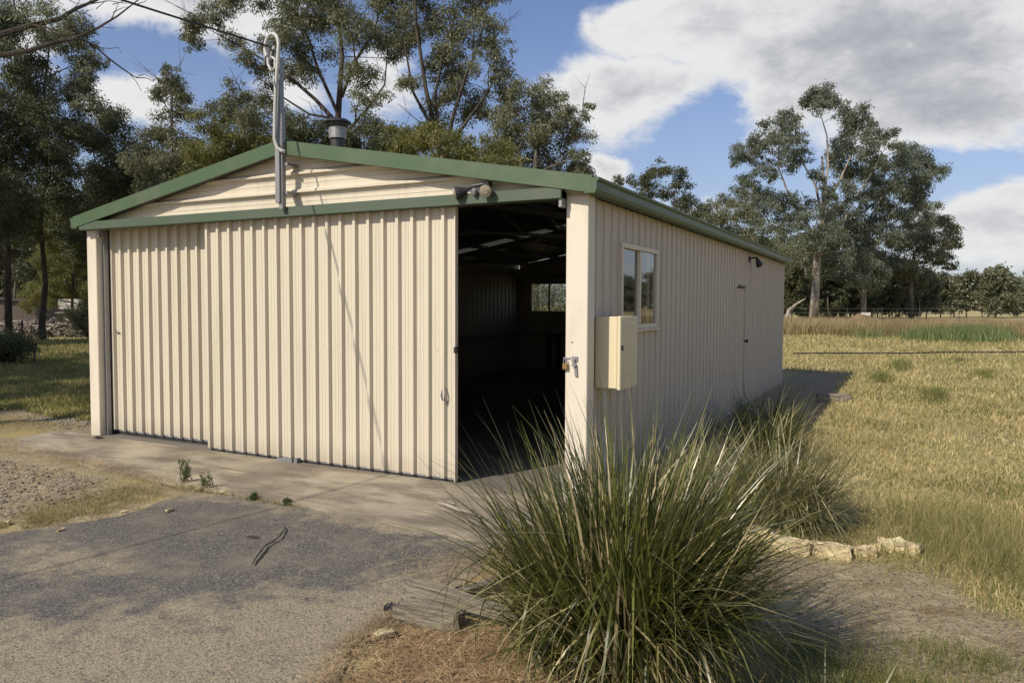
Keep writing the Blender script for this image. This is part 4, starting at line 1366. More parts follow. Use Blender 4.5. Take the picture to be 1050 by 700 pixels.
px_tree('gum_tree', 'dark lower gum at the right shoulder of the big paddock clump', 'tree', 84,
        [(934, 328, 0.5), (934, 290, 0.42), (938, 260, 0.28)],
        [(946, 212, 9), (958, 220, 11), (970, 226, 8), (976, 236, 8), (980, 248, 6), (950, 232, 12), (966, 242, 11), (936, 238, 12), (956, 254, 12), (972, 260, 8), (940, 256, 13), (926, 250, 12), (962, 268, 9), (976, 272, 5), (946, 274, 12), (926, 274, 14), (910, 284, 14), (936, 292, 12), (960, 286, 9)],
        M['leaf'], M['bark_grey'], 43, cs=1.45, leaf=(0.34, 0.13), limb_r=0.25, group='large gums in the paddock', jit=3.5)
# understorey of the clump
for i, (px, dp, tp_, hw) in enumerate([(812, 82, 262, 18), (826, 90, 235, 22), (850, 88, 262, 20), (872, 92, 255, 22), (900, 86, 272, 20), (922, 90, 262, 20), (862, 96, 225, 26), (790, 84, 240, 22), (768, 80, 232, 22), (950, 92, 280, 16), (838, 104, 250, 26), (885, 104, 255, 26), (912, 100, 262, 24), (935, 104, 282, 20)]):
    auto_tree('gum_tree', 'shaded understorey gum under the large paddock gums, %s in depth order' % ORD[i], 'tree', px, dp, tp_, hw,
              [M['leaf_dark'], M['leaf']][i % 2], [M['bark_grey'], M['bark_pale']][i % 2], 500+i, group='smaller gums under the large ones', n=38, base_frac=-0.12, leaf=(0.42, 0.18), puff=0.36, bare=3)
# distant row to the right, running on beyond the frame
row = []
rr = random.Random(5)
pxx = 950
while pxx < 1330:
    big = rr.random() < 0.35
    row.append((pxx, rr.uniform(105, 175), rr.uniform(258, 272) if big else rr.uniform(272, 292), rr.uniform(18, 30) if big else rr.uniform(12, 22)))
    pxx += rr.uniform(8, 17)
for i, (px, dp, tp_, hw) in enumerate(row):
    auto_tree('gum_tree', ORD[i]+' gum from the left in the far grey-green line on the right horizon', 'tree', px, dp, tp_, hw,
              [M['leaf_blue'], M['leaf']][i % 2], M['bark_grey'], 600+i, group='far tree line on the right', n=26, base_frac=-0.1, leaf=(0.6, 0.26))

# near tree outside the frame at left: it shades the grass and hangs its bare branches into the view
def world_tree(name, label, x, y, h, cr, seed, leafm, group, n=16, bare=6, lo=0.45):
    rng = np.random.default_rng(seed)
    tr = [((x, y, -0.1), 0.24), ((x+0.2, y, h*0.25), 0.20), ((x-0.1, y+0.2, h*0.5), 0.15), ((x+0.1, y, h*0.75), 0.08)]
    cl = []
    for k in range(n):
        a, rr_ = rng.uniform(0, 2*math.pi), cr*math.sqrt(rng.uniform(0.03, 1))
        cl.append(((x+rr_*math.cos(a), y+rr_*math.sin(a), h*rng.uniform(lo, 1)), cr*0.33, cr*0.26))
    return tree(name, label, 'tree', tr, cl, leafm, M['bark_dark'], seed, leaf=(0.17, 0.06), group=group, bare=bare)


world_tree('gum_tree', 'leafy gum just beyond the left edge shading the grass', -15.5, -3.4, 9.5, 4.2, 71, M['leaf'], 'near trees on the left', n=20)
world_tree('gum_tree', 'leafy gum behind the nearest one on the left', -23.5, -1.0, 11, 4.6, 72, M['leaf_dark'], 'near trees on the left', n=20)
world_tree('gum_tree', 'leafy gum casting shade over the far left grass', -30.5, 2.5, 12, 4.8, 73, M['leaf'], 'near trees on the left', n=20)

# overhanging dead limbs top left (part of a near dead-branched tree)
ot = thing('overhanging_tree', 'near tree reaching bare dark branches across the top left corner', 'tree', (-9.6, -3.2, 0))
mb = MB()
mb.tube([(-9.6, -3.2, -0.1), (-9.5, -3.0, 2.5), (-9.7, -2.9, 4.6), (-9.6, -2.7, 6.4)], [0.2, 0.16, 0.12, 0.07], 10)


def limb(pts, r0, r1, depth0, depth1, start=None):
    n = len(pts)
    P = [] if start is None else [start]
    for i, (a, b) in enumerate(pts):
        P.append(tuple(at(a, b, depth0+(depth1-depth0)*i/(n-1))))
    rs = np.linspace(r0, r1, len(P))*(0.6 if r0 > 0.03 else 0.8)
    mb.tube(P, list(rs), 6)
    return P


limb([(-40, 50), (0, 36), (30, 27), (60, 20), (78, 9), (95, 2), (130, -14)], 0.075, 0.02, 8.5, 9.5, (-9.7, -2.9, 4.6))
limb([(-40, 60), (0, 57), (30, 52), (55, 44), (75, 40), (100, 29), (120, 17), (142, 0), (160, -14)], 0.055, 0.006, 8.2, 8.8, (-9.5, -3.0, 3.6))
limb([(75, 40), (86, 41), (98, 48), (110, 59), (122, 68), (132, 75), (140, 80), (150, 80), (158, 84)], 0.018, 0.004, 8.4, 8.9)
limb([(132, 75), (140, 84), (145, 94)], 0.006, 0.003, 8.7, 8.7)
limb([(140, 79), (148, 76), (155, 80)], 0.005, 0.003, 8.7, 8.7)
limb([(102, 49), (112, 50), (122, 49), (124, 54)], 0.006, 0.003, 8.6, 8.6)
limb([(114, 20), (118, 12), (122, 2)], 0.008, 0.003, 8.6, 8.6)
limb([(62, 18), (45, 22), (30, 25), (50, 29), (66, 38), (78, 41)], 0.02, 0.010, 8.8, 8.6)
limb([(104, 28), (114, 29), (120, 29)], 0.005, 0.002, 8.6, 8.6)
limb([(88, 5), (100, 3), (112, 1), (130, 4)], 0.010, 0.004, 9.0, 9.0)
rngb = np.random.default_rng(5)
for k in range(46):
    px, py = rngb.uniform(-20, 150), rngb.uniform(-20, 45)
    if px > 90 and py > 20:
        continue
    a = rngb.uniform(-0.6, 0.9)
    L = rngb.uniform(12, 34)
    limb([(px, py), (px+L*0.5*math.cos(a), py-L*0.5*math.sin(a)+rngb.uniform(-3, 3)), (px+L*math.cos(a+0.2), py-L*math.sin(a+0.2))], 0.007, 0.002, 8.8, 9.0)
mb.build('trunk', M['bark_dark'], ot)
PV, DV = [], []
for k in range(40):
    px, py = rngb.uniform(-60, 60), rngb.uniform(-40, 22)
    c = at(px, py, rngb.uniform(8.4, 9.6))
    g = rngb.normal(size=(60, 3))*0.10
    PV.append(c+g)
    d = rngb.normal(size=(60, 3))*0.6+np.array([0, 0, -0.8])
    DV.append(d/np.linalg.norm(d, axis=1, keepdims=True))
P, D = np.concatenate(PV), np.concatenate(DV)
V, F = rot_leaves(P, D, rngb.uniform(0.05, 0.10, len(P)), rngb.uniform(0.012, 0.022, len(P)), rngb)
np_mesh('crown', V, F, M['leaf'], ot)


# ------------------------------------------------------------------ blades and tussocks
def blades(base, azim, tilt, L, w, curve, seg=3, twist=None, rng=None, kink=None, wpow=1.0):
    """ribbon blades. base (n,3); tilt from vertical; curve = extra bend along the blade"""
    n = len(L)
    t = np.linspace(0, 1, seg+1)
    P = [base.copy()]
    hd = np.stack([np.sin(azim), np.cos(azim), np.zeros(n)], 1)
    side = np.stack([np.cos(azim), -np.sin(azim), np.zeros(n)], 1)
    if twist is not None:
        up = np.array([0, 0, 1.0])
        side = side*np.cos(twist)[:, None]+hd*np.sin(twist)[:, None]
    cur = base.copy()
    rows = []
    for i in range(seg+1):
        ww = w*(1-t[i]**2.2*0.93)*(0.75+0.25*min(1, t[i]*5)) if wpow == 1.0 else w*(1-t[i]*0.9)
        rows.append(cur-side*ww[:, None]/2)
        rows.append(cur+side*ww[:, None]/2)
        if i < seg:
            th = tilt+curve*((t[i]+t[i+1])/2)**1.4
            if kink is not None:
                th = th+kink*(t[i] >= 0.55)
            step = (L/seg)[:, None]
            cur = cur+(hd*np.sin(th)[:, None]+np.array([0, 0, 1.0])*np.cos(th)[:, None])*step
            cur[:, 2] = np.maximum(cur[:, 2], 0.004)
    V = np.stack(rows, 1)                              # n, 2(seg+1), 3
    k = 2*(seg+1)
    off = (np.arange(n)*k)[:, None, None]
    q = np.array([[2*i, 2*i+1, 2*i+3, 2*i+2] for i in range(seg)])[None]
    F = (off+q).reshape(-1, 4)
    return V.reshape(-1, 3), F


def tussock(name, label, x, y, n, h, r0, width, m, seed, spread=0.75, group=None, lean=(0, 0), dead=0.12):
    rng = np.random.default_rng(seed)
    z0 = float(ground_z(np.array([x]), np.array([y]))[0])
    t = thing(name, label, 'tussock', (x, y, z0), group)
    ntuft = 46
    ta = rng.uniform(0, 2*math.pi, ntuft)
    tr_ = r0*np.sqrt(rng.uniform(0, 1, ntuft))
    tl = rng.normal(size=(ntuft, 2))*0.15
    th_ = rng.uniform(0.72, 1.12, ntuft)

    def mk(nn, hs, tmax, cmax, kf, nm, mm, wd, basez=0.0):
        k = rng.integers(0, ntuft, nn)
        a = ta[k]
        rr_ = tr_[k]+rng.normal(size=nn)*0.025
        a2 = a+rng.normal(size=nn)*0.8
        base = np.stack([x+rr_*np.sin(a)+rng.normal(size=nn)*0.02, y+rr_*np.cos(a)+rng.normal(size=nn)*0.02, np.full(nn, z0-0.02)+basez], 1)
        tilt = np.abs(rng.normal(size=nn))*spread*0.40+rr_/r0*0.24*spread+0.02
        tilt = np.minimum(tilt, tmax)
        L = h*rng.uniform(0.5, 1.12, nn)*hs*(1-0.22*np.minimum(tilt, 1.2))*th_[k]
        # leaning as a whole
        hdx, hdy = np.sin(a2)*np.sin(tilt)+lean[0]+tl[k, 0], np.cos(a2)*np.sin(tilt)+lean[1]+tl[k, 1]
        a3 = np.arctan2(hdx, hdy)
        tilt = np.arctan2(np.hypot(hdx, hdy), np.cos(tilt))
        curve = rng.uniform(0.1, cmax, nn)*(0.5+tilt)
        kink = np.where(rng.uniform(size=nn) < kf, rng.uniform(0.8, 2.0, nn), 0)
        V, F = blades(base, a3, tilt, L, wd*rng.uniform(0.6, 1.3, nn), curve, 7, rng.normal(size=nn)*0.6, rng, kink)
        return np_mesh(nm, V, F, mm, t)
    mk(n, 1.0, 0.78, 1.9, 0.2, 'leaf_blades', m, width)
    mk(int(n*0.55), 0.62, 1.0, 2.6, 0.2, 'short_blades', m, width)
    mk(int(n*dead), 0.8, 1.5, 2.6, 0.6, 'dead_blades', M['straw'], width*0.8)
    mk(int(n*0.25), 0.35, 1.5, 2.5, 0.5, 'thatch', M['litter'], width*0.9)
    # seed stalks
    mk(max(6, int(n*0.02)), 0.85, 0.8, 0.4, 0.0, 'seed_stalks', M['litter'], width*0.9)
    return t


tussock('grass_tussock', 'largest dark green strappy tussock in the right foreground', 1.21, -2.62, 4200, 1.18, 0.24, 0.0130, M['tussock'], 81, spread=0.41, lean=(-0.02, 0.02), dead=0.14)
tussock('grass_tussock', 'mid-sized tussock drooping over the pale edging blocks', 1.46, 0.22, 1900, 0.84, 0.22, 0.0105, M['tussock_dry'], 82, spread=0.95, lean=(0.06, 0.0), dead=0.18)
tussock('grass_tussock', 'smaller tussock against the side wall behind the drooping one', 1.0, 2.4, 900, 0.88, 0.24, 0.010, M['tussock'], 83, spread=0.9, dead=0.15)
tussock('grass_tussock', 'low dark tussock furthest along the side wall', 0.72, 4.4, 700, 0.72, 0.28, 0.012, M['tussock'], 84, spread=1.1, dead=0.1)
tussock('grass_tussock', 'low bright green tussock sprawling at the bottom edge right of the largest one', 2.02, -2.66, 300, 0.36, 0.22, 0.007, M['tussock'], 85, spread=1.3, dead=0.12)
tussock('grass_tussock', 'scruffy low tussock between the largest tussock and the side wall', 0.75, 0.75, 700, 0.72, 0.25, 0.009, M['tussock_dry'], 86, spread=1.0, dead=0.15)


def scatter(name, label, m, P, L, w, seed, tilt=0.35, curve=0.8, seg=2, kind='stuff', zoff=0.0, lay=False):
    rng = np.random.default_rng(seed)
    n = len(P)
    z = ground_z(P[:, 0], P[:, 1])+zoff
    base = np.stack([P[:, 0], P[:, 1], z], 1)
    L = L*rng.uniform(0.5, 1.3, n)
    if lay:
        tl = rng.uniform(1.2, 1.65, n)
        base[:, 2] += rng.uniform(0.004, 0.03, n)
        cv = rng.uniform(-0.5, 0.4, n)
    else:
        tl = np.abs(rng.normal(size=n))*tilt
        cv = rng.uniform(0, curve, n)
    V, F = blades(base, rng.uniform(0, 2*math.pi, n), tl, L, w*rng.uniform(0.6, 1.3, n), cv, seg, rng.uniform(-1.5, 1.5, n), rng)
    o = np_mesh(name, V, F, m)
    return tag(o, label, 'grass' if 'grass' in name or 'reed' in name else 'litter', kind=kind)


def keep_out(P):
    x, y = P[:, 0], P[:, 1]
    shedm = (x > -SW-0.1) & (x < 0.12) & (y > -0.05) & (y < SL+0.05)
    apr = (x > -6.95) & (x < 0.15) & (y > -1.25) & (y < 0.05)
    drv = poly_mask(x, y, ASPH, 0.02) > 0.5
    return P[~(shedm | apr | drv)]


rg = np.random.default_rng(9)
# field on the right: wedge of real ground beyond and beside the camera
def wedge(n, r0, r1, a0, a1, p=1.0):
    r = r0*(r1/r0)**rg.uniform(0, 1, n) if p == 0 else np.sqrt(rg.uniform(r0*r0, r1*r1, n)) if p == 2 else rg.uniform(r0, r1, n)
    a = rg.uniform(a0, a1, n)
    return np.stack([CAM[0]+r*np.sin(a), CAM[1]+r*np.cos(a)], 1), r


P, r = wedge(120000, 4.6, 48, R(-8), R(22), 0)
dens_m = fbm(P[:, 0]*1.1, P[:, 1]*1.1, 61)
mk = (rg.uniform(size=len(P)) < sstep(dens_m, 0.08, 0.38)) & (P[:, 0] > 1.05+(fbm(P[:, 1]*1.5, P[:, 0], 4)-0.5)*0.4) | (P[:, 1] > SL+2.5)
mk &= ~((poly_mask(P[:, 0], P[:, 1], SOIL_POLY, 0.2) > rg.uniform(0.0, 1.0, len(P))))
P2 = keep_out(P[mk])
rr_ = np.hypot(P2[:, 0]-CAM[0], P2[:, 1]-CAM[1])
scatter('dry_grass', 'short dry straw-coloured grass covering the paddock', M['straw'], P2, 0.035+0.0035*rr_, 0.0022+0.0011*rr_, 1, tilt=0.7, seg=2)
P, r = wedge(60000, 4.6, 40, R(-8), R(22), 0)
dm = fbm(P[:, 0]*0.9+7, P[:, 1]*0.9, 62)
mk = (dm > 0.60) & (P[:, 0] > 1.3) & (poly_mask(P[:, 0], P[:, 1], SOIL_POLY, 0.15) < 0.5)
P2 = keep_out(P[mk])
rr_ = np.hypot(P2[:, 0]-CAM[0], P2[:, 1]-CAM[1])
scatter('green_grass', 'greener grass patches among the dry paddock grass', M['grass'], P2, 0.035+0.003*rr_, 0.0022+0.0010*rr_, 2, tilt=0.6)


def cluster(n, cx, cy, sx, sy):
    return np.stack([rg.normal(cx, sx, n), rg.normal(cy, sy, n)], 1)


# longer green grass right of the edging blocks
P2 = np.concatenate([cluster(9000, 2.98, 0.10, 0.42, 0.40), cluster(4600, 3.5, -0.4, 0.35, 0.28), cluster(2500, 2.6, 0.7, 0.25, 0.3)])
scatter('long_grass', 'longer seeding green grass right of the pale edging blocks', M['long'], P2, 0.17, 0.0028, 3, tilt=0.6, curve=1.2, seg=4)
P2 = np.concatenate([cluster(6500, 2.35, -2.30, 0.34, 0.17), cluster(1600, 1.9, -1.95, 0.22, 0.12), cluster(900, 2.5, -1.7, 0.2, 0.1)])
scatter('short_green_grass', 'short bright green grass along the bottom right edge', M['grass'], P2, 0.085, 0.0028, 4, tilt=0.7, seg=3)
# verge between gravel and asphalt, left
t_ = rg.uniform(0, 1, 20000)
vp = np.array([(-3.7, -4.0), (-3.35, -2.75), (-3.15, -2.05), (-3.3, -1.35)])
vx_ = np.interp(t_, [0, 0.4, 0.7, 1], vp[:, 0])+rg.normal(size=20000)*0.10
vy_ = np.interp(t_, [0, 0.4, 0.7, 1], vp[:, 1])+rg.normal(size=20000)*0.10
vx_ -= np.abs(rg.normal(size=20000))*0.30
P2 = np.stack([vx_, vy_], 1)
P2 = P2[fbm(P2[:, 0]*3, P2[:, 1]*3, 41) > 0.42]
scatter('verge_grass', 'thin green and straw grass strip between gravel and asphalt', M['verge'], keep_out(P2), 0.04, 0.0026, 5, tilt=0.9, seg=3)
P2 = np.stack([rg.uniform(-10, -3.0, 42000), rg.uniform(-4.6, 1.5, 42000)], 1)
P2 = P2[(fbm(P2[:, 0]*1.7, P2[:, 1]*1.7, 43) > 0.42)]
scatter('verge_straw', 'dry straw and leaf litter over the gravel verge', M['litter'], keep_out(P2), 0.05, 0.004, 6, lay=True)
P2 = np.stack([rg.normal(-8.3, 0.7, 7000), rg.normal(0.0, 0.28, 7000)], 1)
scatter('straw_patch', 'golden dry straw patch left of the shed corner', M['straw'], keep_out(P2), 0.07, 0.005, 7, lay=True)
# shaded grass at left beyond the shed
n = 90000
rL = 9.5*(36/9.5)**rg.uniform(0, 1, n)
aL = rg.uniform(R(-66), R(-54.5), n)
P2 = np.stack([CAM[0]+rL*np.sin(aL), CAM[1]+rL*np.cos(aL)], 1)
P2 = keep_out(P2[(P2[:, 0] < -6.9)])
P2 = P2[(P2[:, 1] > 0.8+(fbm(P2[:, 0]*2, P2[:, 1]*2, 44)-0.5)*0.9)]
rr_ = np.hypot(P2[:, 0]-CAM[0], P2[:, 1]-CAM[1])
scatter('shaded_grass', 'grass in the tree shade left of the shed', M['long'], P2, 0.03+0.004*rr_, 0.003+0.0011*rr_, 8, tilt=0.7)
# red-brown mulch in front of the timbers
P2 = np.stack([rg.uniform(0.0, 2.0, 16000), rg.uniform(-4.2, -2.2, 16000)], 1)
P2 = P2[poly_mask(P2[:, 0], P2[:, 1], RED_POLY, 0.12) > rg.uniform(0.15, 0.85, len(P2))]
scatter('mulch_litter', 'red-brown dead leaf litter in front of the sleepers', M['litter'], P2, 0.055, 0.0042, 10, lay=True)
P2 = np.stack([rg.uniform(0.0, 2.0, 3500), rg.uniform(-4.2, -2.2, 3500)], 1)
P2 = P2[poly_mask(P2[:, 0], P2[:, 1], RED_POLY, 0.12) > 0.5]
scatter('mulch_straw', 'pale straw strands over the red-brown litter', M['straw'], P2, 0.09, 0.003, 11, lay=True, zoff=0.01)
# straw lying over the bare soil path
P2 = np.stack([rg.uniform(0.2, 4.5, 26000), rg.uniform(-2.7, -0.1, 26000)], 1)
P2 = P2[poly_mask(P2[:, 0], P2[:, 1], SOIL_POLY, 0.2) > rg.uniform(0.1, 0.9, len(P2))]
scatter('path_straw', 'broken straw lying over the bare soil path', M['straw'], P2, 0.045, 0.0028, 12, lay=True)
P2 = np.stack([rg.uniform(0.1, 1.2, 3500), rg.uniform(0.5, 14, 3500)], 1)
scatter('wall_foot_litter', 'dead litter along the foot of the side wall', M['litter'], keep_out(P2), 0.08, 0.006, 13, lay=True)
te = rg.uniform(0, 1, 4000)
P2 = np.stack([np.interp(te, [0, .2, .5, 1], [-0.04, 0.0, 0.22, 0.5])+rg.normal(size=4000)*0.045, -2.5-te*2.0+rg.normal(size=4000)*0.03], 1)
scatter('edge_straw', 'straw and bark litter along the broken asphalt edge', M['litter'], P2, 0.05, 0.004, 24, lay=True, zoff=0.012)
P2 = np.concatenate([cluster(2600, -0.05, -1.75, 0.22, 0.22), cluster(1200, 0.35, -1.6, 0.2, 0.3)])
scatter('drive_edge_litter', 'straw litter at the right edge of the drive by the sleepers', M['litter'], P2, 0.045, 0.0026, 14, lay=True, zoff=0.012)

# sprigs around the apron joint, litter on the drive and on the apron's ragged left end
P2 = np.concatenate([cluster(500, -3.3, -1.16, 0.22, 0.05), cluster(260, -2.4, -1.19, 0.16, 0.025), cluster(200, -2.05, -1.18, 0.12, 0.02), cluster(260, -2.85, -1.17, 0.15, 0.03)])
scatter('joint_grass', 'sparse grass sprigs growing along the apron joint', M['verge'], P2, 0.05, 0.003, 21, tilt=0.7, seg=2)
P2 = np.stack([rg.uniform(-3.4, 0.4, 1500), rg.uniform(-4.4, -1.1, 1500)], 1)
P2 = P2[rg.uniform(size=1500) < 0.15+0.85*sstep(P2[:, 0]*0.75-P2[:, 1]*0.75, 1.2, 2.6)]
scatter('drive_litter', 'scattered twigs and leaf bits on the asphalt', M['litter'], P2, 0.035, 0.0035, 22, lay=True, zoff=0.014)
P2 = np.concatenate([cluster(1500, -6.3, -0.85, 0.5, 0.09), cluster(1500, -4.9, -1.02, 0.5, 0.06), cluster(1200, -3.8, -1.15, 0.4, 0.07), cluster(160, -4.5, -0.6, 1.2, 0.3)])
scatter('apron_litter', 'dead leaf litter blown over the ragged left end of the apron', M['litter'], P2, 0.04, 0.005, 23, lay=True, zoff=0.03)
# tall brown grass band and green reeds before the far trees
P, r = wedge(60000, 43, 60, R(-14), R(14), 2)
o = scatter('tall_brown_grass', 'tall dry brown grass before the far gum trees', M['brown_grass'], P, 0.75, 0.035, 15, tilt=0.25, seg=2)
def px_cluster(n, px, d, sp, sd):
    a = YAW+np.arctan((rg.normal(px, sp, n)-525)/FPX)
    dd = rg.normal(d, sd, n)
    return np.stack([CAM[0]+dd*np.sin(a), CAM[1]+dd*np.cos(a)], 1)
P2 = np.concatenate([px_cluster(6500, 998, 43, 20, 2.2), px_cluster(900, 950, 40, 12, 1.2), px_cluster(260, 890, 41, 14, 1.0)])
scatter('green_reeds', 'bright green reed patch in the far paddock', M['reed'], P2, 0.66, 0.026, 16, tilt=0.25)
P2 = np.concatenate([px_cluster(700, 925, 22, 6, 0.9), px_cluster(500, 905, 18, 6, 0.4), px_cluster(500, 960, 15, 7, 0.4), px_cluster(300, 1010, 20, 6, 0.3), px_cluster(250, 985, 25, 5, 0.3)])
scatter('rough_green_grass', 'rough green grass clumps dotted over the paddock', M['grass'], P2, 0.22, 0.012, 17, tilt=0.4)


# pebbles
def pebbles(name, label, P, r, seed, z=None):
    rng = np.random.default_rng(seed)
    n = len(P)
    base = np.array([(1, 0, 0), (0, 1, 0), (-1, 0, 0), (0, -1, 0), (0, 0, 1), (0, 0, -1)], float)
    V = base[None]*rng.uniform(0.6, 1.25, (n, 6, 1))*r[:, None, None]*np.array([1, 0.8, 0.55])
    a = rng.uniform(0, 6.28, n)
    ca_, sa_ = np.cos(a)[:, None], np.sin(a)[:, None]
    Vx = V[:, :, 0]*ca_-V[:, :, 1]*sa_
    Vy = V[:, :, 0]*sa_+V[:, :, 1]*ca_
    zz = (ground_z(P[:, 0], P[:, 1]) if z is None else np.full(n, z))[:, None]
    V = np.stack([Vx+P[:, 0:1], Vy+P[:, 1:2], V[:, :, 2]+zz+r[:, None]*0.2], -1).reshape(-1, 3)
    f = np.array([(0, 1, 4), (1, 2, 4), (2, 3, 4), (3, 0, 4), (1, 0, 5), (2, 1, 5), (3, 2, 5), (0, 3, 5)])
    F = (np.arange(n)*6)[:, None, None]+f[None]
    o = np_mesh(name, V, F.reshape(-1, 3), M['stone'])
    return tag(o, label, 'gravel', kind='stuff')


P2 = np.stack([rg.uniform(-11, -3.3, 42000), rg.uniform(-5.0, 1.4, 42000)], 1)
P2 = P2[poly_mask(P2[:, 0], P2[:, 1], GRAVEL_POLY, 0.3) > rg.uniform(0.2, 0.9, len(P2))]
P2 = keep_out(P2)
pebbles('gravel', 'loose pale gravel on the verge left of the drive', P2, 0.004+0.020*rg.uniform(0, 1, len(P2))**3, 1)
P2 = np.stack([rg.uniform(-3.5, 0.6, 15000), rg.uniform(-4.6, -1.2, 15000)], 1)
pr = sstep(P2[:, 0]*0.75-P2[:, 1]*0.75, 1.0, 2.4)*0.9+0.04+sstep(P2[:, 0], -0.5, 0.1)*0.5
P2 = P2[(rg.uniform(size=len(P2)) < pr) & (poly_mask(P2[:, 0], P2[:, 1], ASPH, 0.05) > 0.4)]
pebbles('loose_chippings', 'loose chippings and grit on the worn asphalt', P2, rg.uniform(0.0018, 0.0052, len(P2)), 2, z=0.012)
P2 = np.stack([rg.uniform(0.0, 4.2, 9000), rg.uniform(-2.6, 0.0, 9000)], 1)
P2 = P2[poly_mask(P2[:, 0], P2[:, 1], SOIL_POLY, 0.2) > 0.5]
pebbles('path_grit', 'small stones on the bare soil path', P2, rg.uniform(0.003, 0.010, len(P2)), 3)


# ------------------------------------------------------------------ timbers, blocks, small things
def rough_box(c, d, rz, m, name, label=None, cat=None, group=None, parent=None, seed=0, amp=0.008, sub=(10, 3, 3), rx=0, ry=0, smooth=False):
    rng = np.random.default_rng(seed)
    bmx = bmesh.new()
    bmesh.ops.create_cube(bmx, size=1)
    es = bmx.edges[:]
    bmesh.ops.bevel(bmx, geom=es, offset=0.06, segments=1, affect='EDGES')
    bmesh.ops.subdivide_edges(bmx, edges=bmx.edges[:], cuts=3, use_grid_fill=True)
    mt = Matrix.Translation(c) @ Matrix.Rotation(rz, 4, 'Z') @ Matrix.Rotation(ry, 4, 'Y') @ Matrix.Rotation(rx, 4, 'X')
    V = []
    bmx.verts.ensure_lookup_table()
    for v in bmx.verts:
        p = Vector((v.co.x*d[0], v.co.y*d[1], v.co.z*d[2]))
        q = np.array([p.x*9+seed, p.y*9])
        p += Vector(rng.normal(size=3)*amp*0.45)+Vector((0, 0, (float(vnoise(np.array([p.x*12+seed]), np.array([p.y*12]), seed)[0])-0.5)*amp*3))
        V.append(tuple(mt @ p))
    Fs = [tuple(v.index for v in f.verts) for f in bmx.faces]
    bmx.free()
    if parent is not None:
        return np_mesh(name, np.array(V), Fs, m, parent, smooth)
    o = np_mesh(name, np.array(V), Fs, m, None, smooth, base=(c[0], c[1], c[2]-d[2]/2))
    return tag(o, label, cat, group)


GT = 'old sleepers at the drive edge'
rough_box((0.165, -2.50, 0.04), (0.36, 0.10, 0.11), R(7), M['timber'], 'timber_sleeper', 'short squared grey sleeper piece nearest the red-brown litter', 'sleeper', GT, seed=1, amp=0.006)
rough_box((0.33, -2.335, 0.075), (0.90, 0.075, 0.06), R(-2), M['timber'], 'timber_sleeper', 'long split grey sleeper running in under the largest tussock', 'sleeper', GT, seed=2, amp=0.006, ry=R(2))
rough_box((0.20, -2.07, 0.035), (0.36, 0.06, 0.06), R(72), M['timber'], 'timber_sleeper', 'thin dark sleeper offcut lying crosswise behind the long split one', 'sleeper', GT, seed=3, amp=0.006)
rough_box((-0.075, -2.50, 0.02), (0.05, 0.04, 0.05), R(20), M['dark_metal'], 'bolt_head', 'small black bolt block at the left end of the sleepers', 'bolt', seed=4)
rough_box((0.055, -2.73, 0.012), (0.05, 0.10, 0.02), R(-30), M['limestone'], 'stone_chip', 'flat yellow stone chip left of the red-brown litter', 'stone', seed=5)
rough_box((1.20, 8.05, 0.06), (0.55, 0.16, 0.14), R(18), M['timber'], 'timber_sleeper', 'weathered sleeper end lying in the grass beyond the side wall tussocks', 'sleeper', seed=6, amp=0.01)
GB = 'pale blocks edging the bed'
for i, (x, y, w_, rz_) in enumerate([(1.40, -0.27, 0.20, -12), (1.61, -0.41, 0.25, -5), (1.86, -0.40, 0.22, 4), (2.24, -0.12, 0.26, -8), (2.04, -0.30, 0.13, 25)]):
    lab = ['yellowish block at the left end of the bed edging behind the largest tussock', 'second pale block from the left directly under the drooping tussock', 'third pale block from the left with dead blades hanging over it', 'pale block at the right end of the edging beside long green grass', 'smallest pale rock in the gap before the rightmost edging block'][i]
    rough_box((x, y, 0.015), (w_, 0.12 if w_ > 0.15 else 0.09, 0.10 if w_ > 0.15 else 0.07), R(rz_), M['limestone'], 'edging_block', lab, 'edging block', GB, seed=10+i, amp=0.012)

# fallen bits on the drive
mb = MB().tube([(-1.24, -2.32, 0.02), (-1.30, -2.24, 0.026), (-1.36, -2.14, 0.03), (-1.43, -2.03, 0.026), (-1.45, -1.93, 0.02)], [0.005, 0.009, 0.009, 0.007, 0.004], 7)
mb.tube([(-1.45, -1.95, 0.022), (-1.47, -1.87, 0.03), (-1.54, -1.76, 0.024), (-1.60, -1.68, 0.02), (-1.70, -1.62, 0.018), (-1.79, -1.60, 0.016)], [0.007, 0.006, 0.006, 0.005, 0.004, 0.003], 6)
o = mb.build('curled_bark', M['bark_grey'], base=(-1.4, -2.0, 0.01), smooth=True)
tag(o, 'curled hook-shaped strip of bark on the middle of the asphalt', 'bark')
o = MB().tube([(-1.69, -1.95, 0.02), (-1.65, -1.93, 0.024), (-1.60, -1.92, 0.02)], [0.006, 0.009, 0.005], 6).build('twig', M['bark_dark'], base=(-1.65, -1.93, 0.01))
tag(o, 'short dark twig beside the hook-shaped bark', 'twig')
mb = MB().tube([(-0.98, -0.66, 0.04), (-0.86, -0.70, 0.045), (-0.74, -0.76, 0.042), (-0.60, -0.79, 0.045), (-0.50, -0.83, 0.04)], [0.012, 0.014, 0.010, 0.012, 0.006], 6)
mb.tube([(-0.97, -0.64, 0.04), (-0.93, -0.60, 0.045), (-0.84, -0.64, 0.045)], 0.007, 5)
o = mb.build('broken_strip', M['dead_wood'], base=(-0.74, -0.74, 0.03))
tag(o, 'broken grey plank splinter on the concrete below the open doorway', 'splinter')
o = MB().tube([(-6.06, -0.12, 0.045), (-6.0, -0.13, 0.055), (-5.95, -0.10, 0.045)], [0.012, 0.02, 0.01], 7).build('stone_lump', M['rusty'], base=(-6.0, -0.12, 0.03))
tag(o, 'small dark lump on the concrete at the left door edge', 'stone')
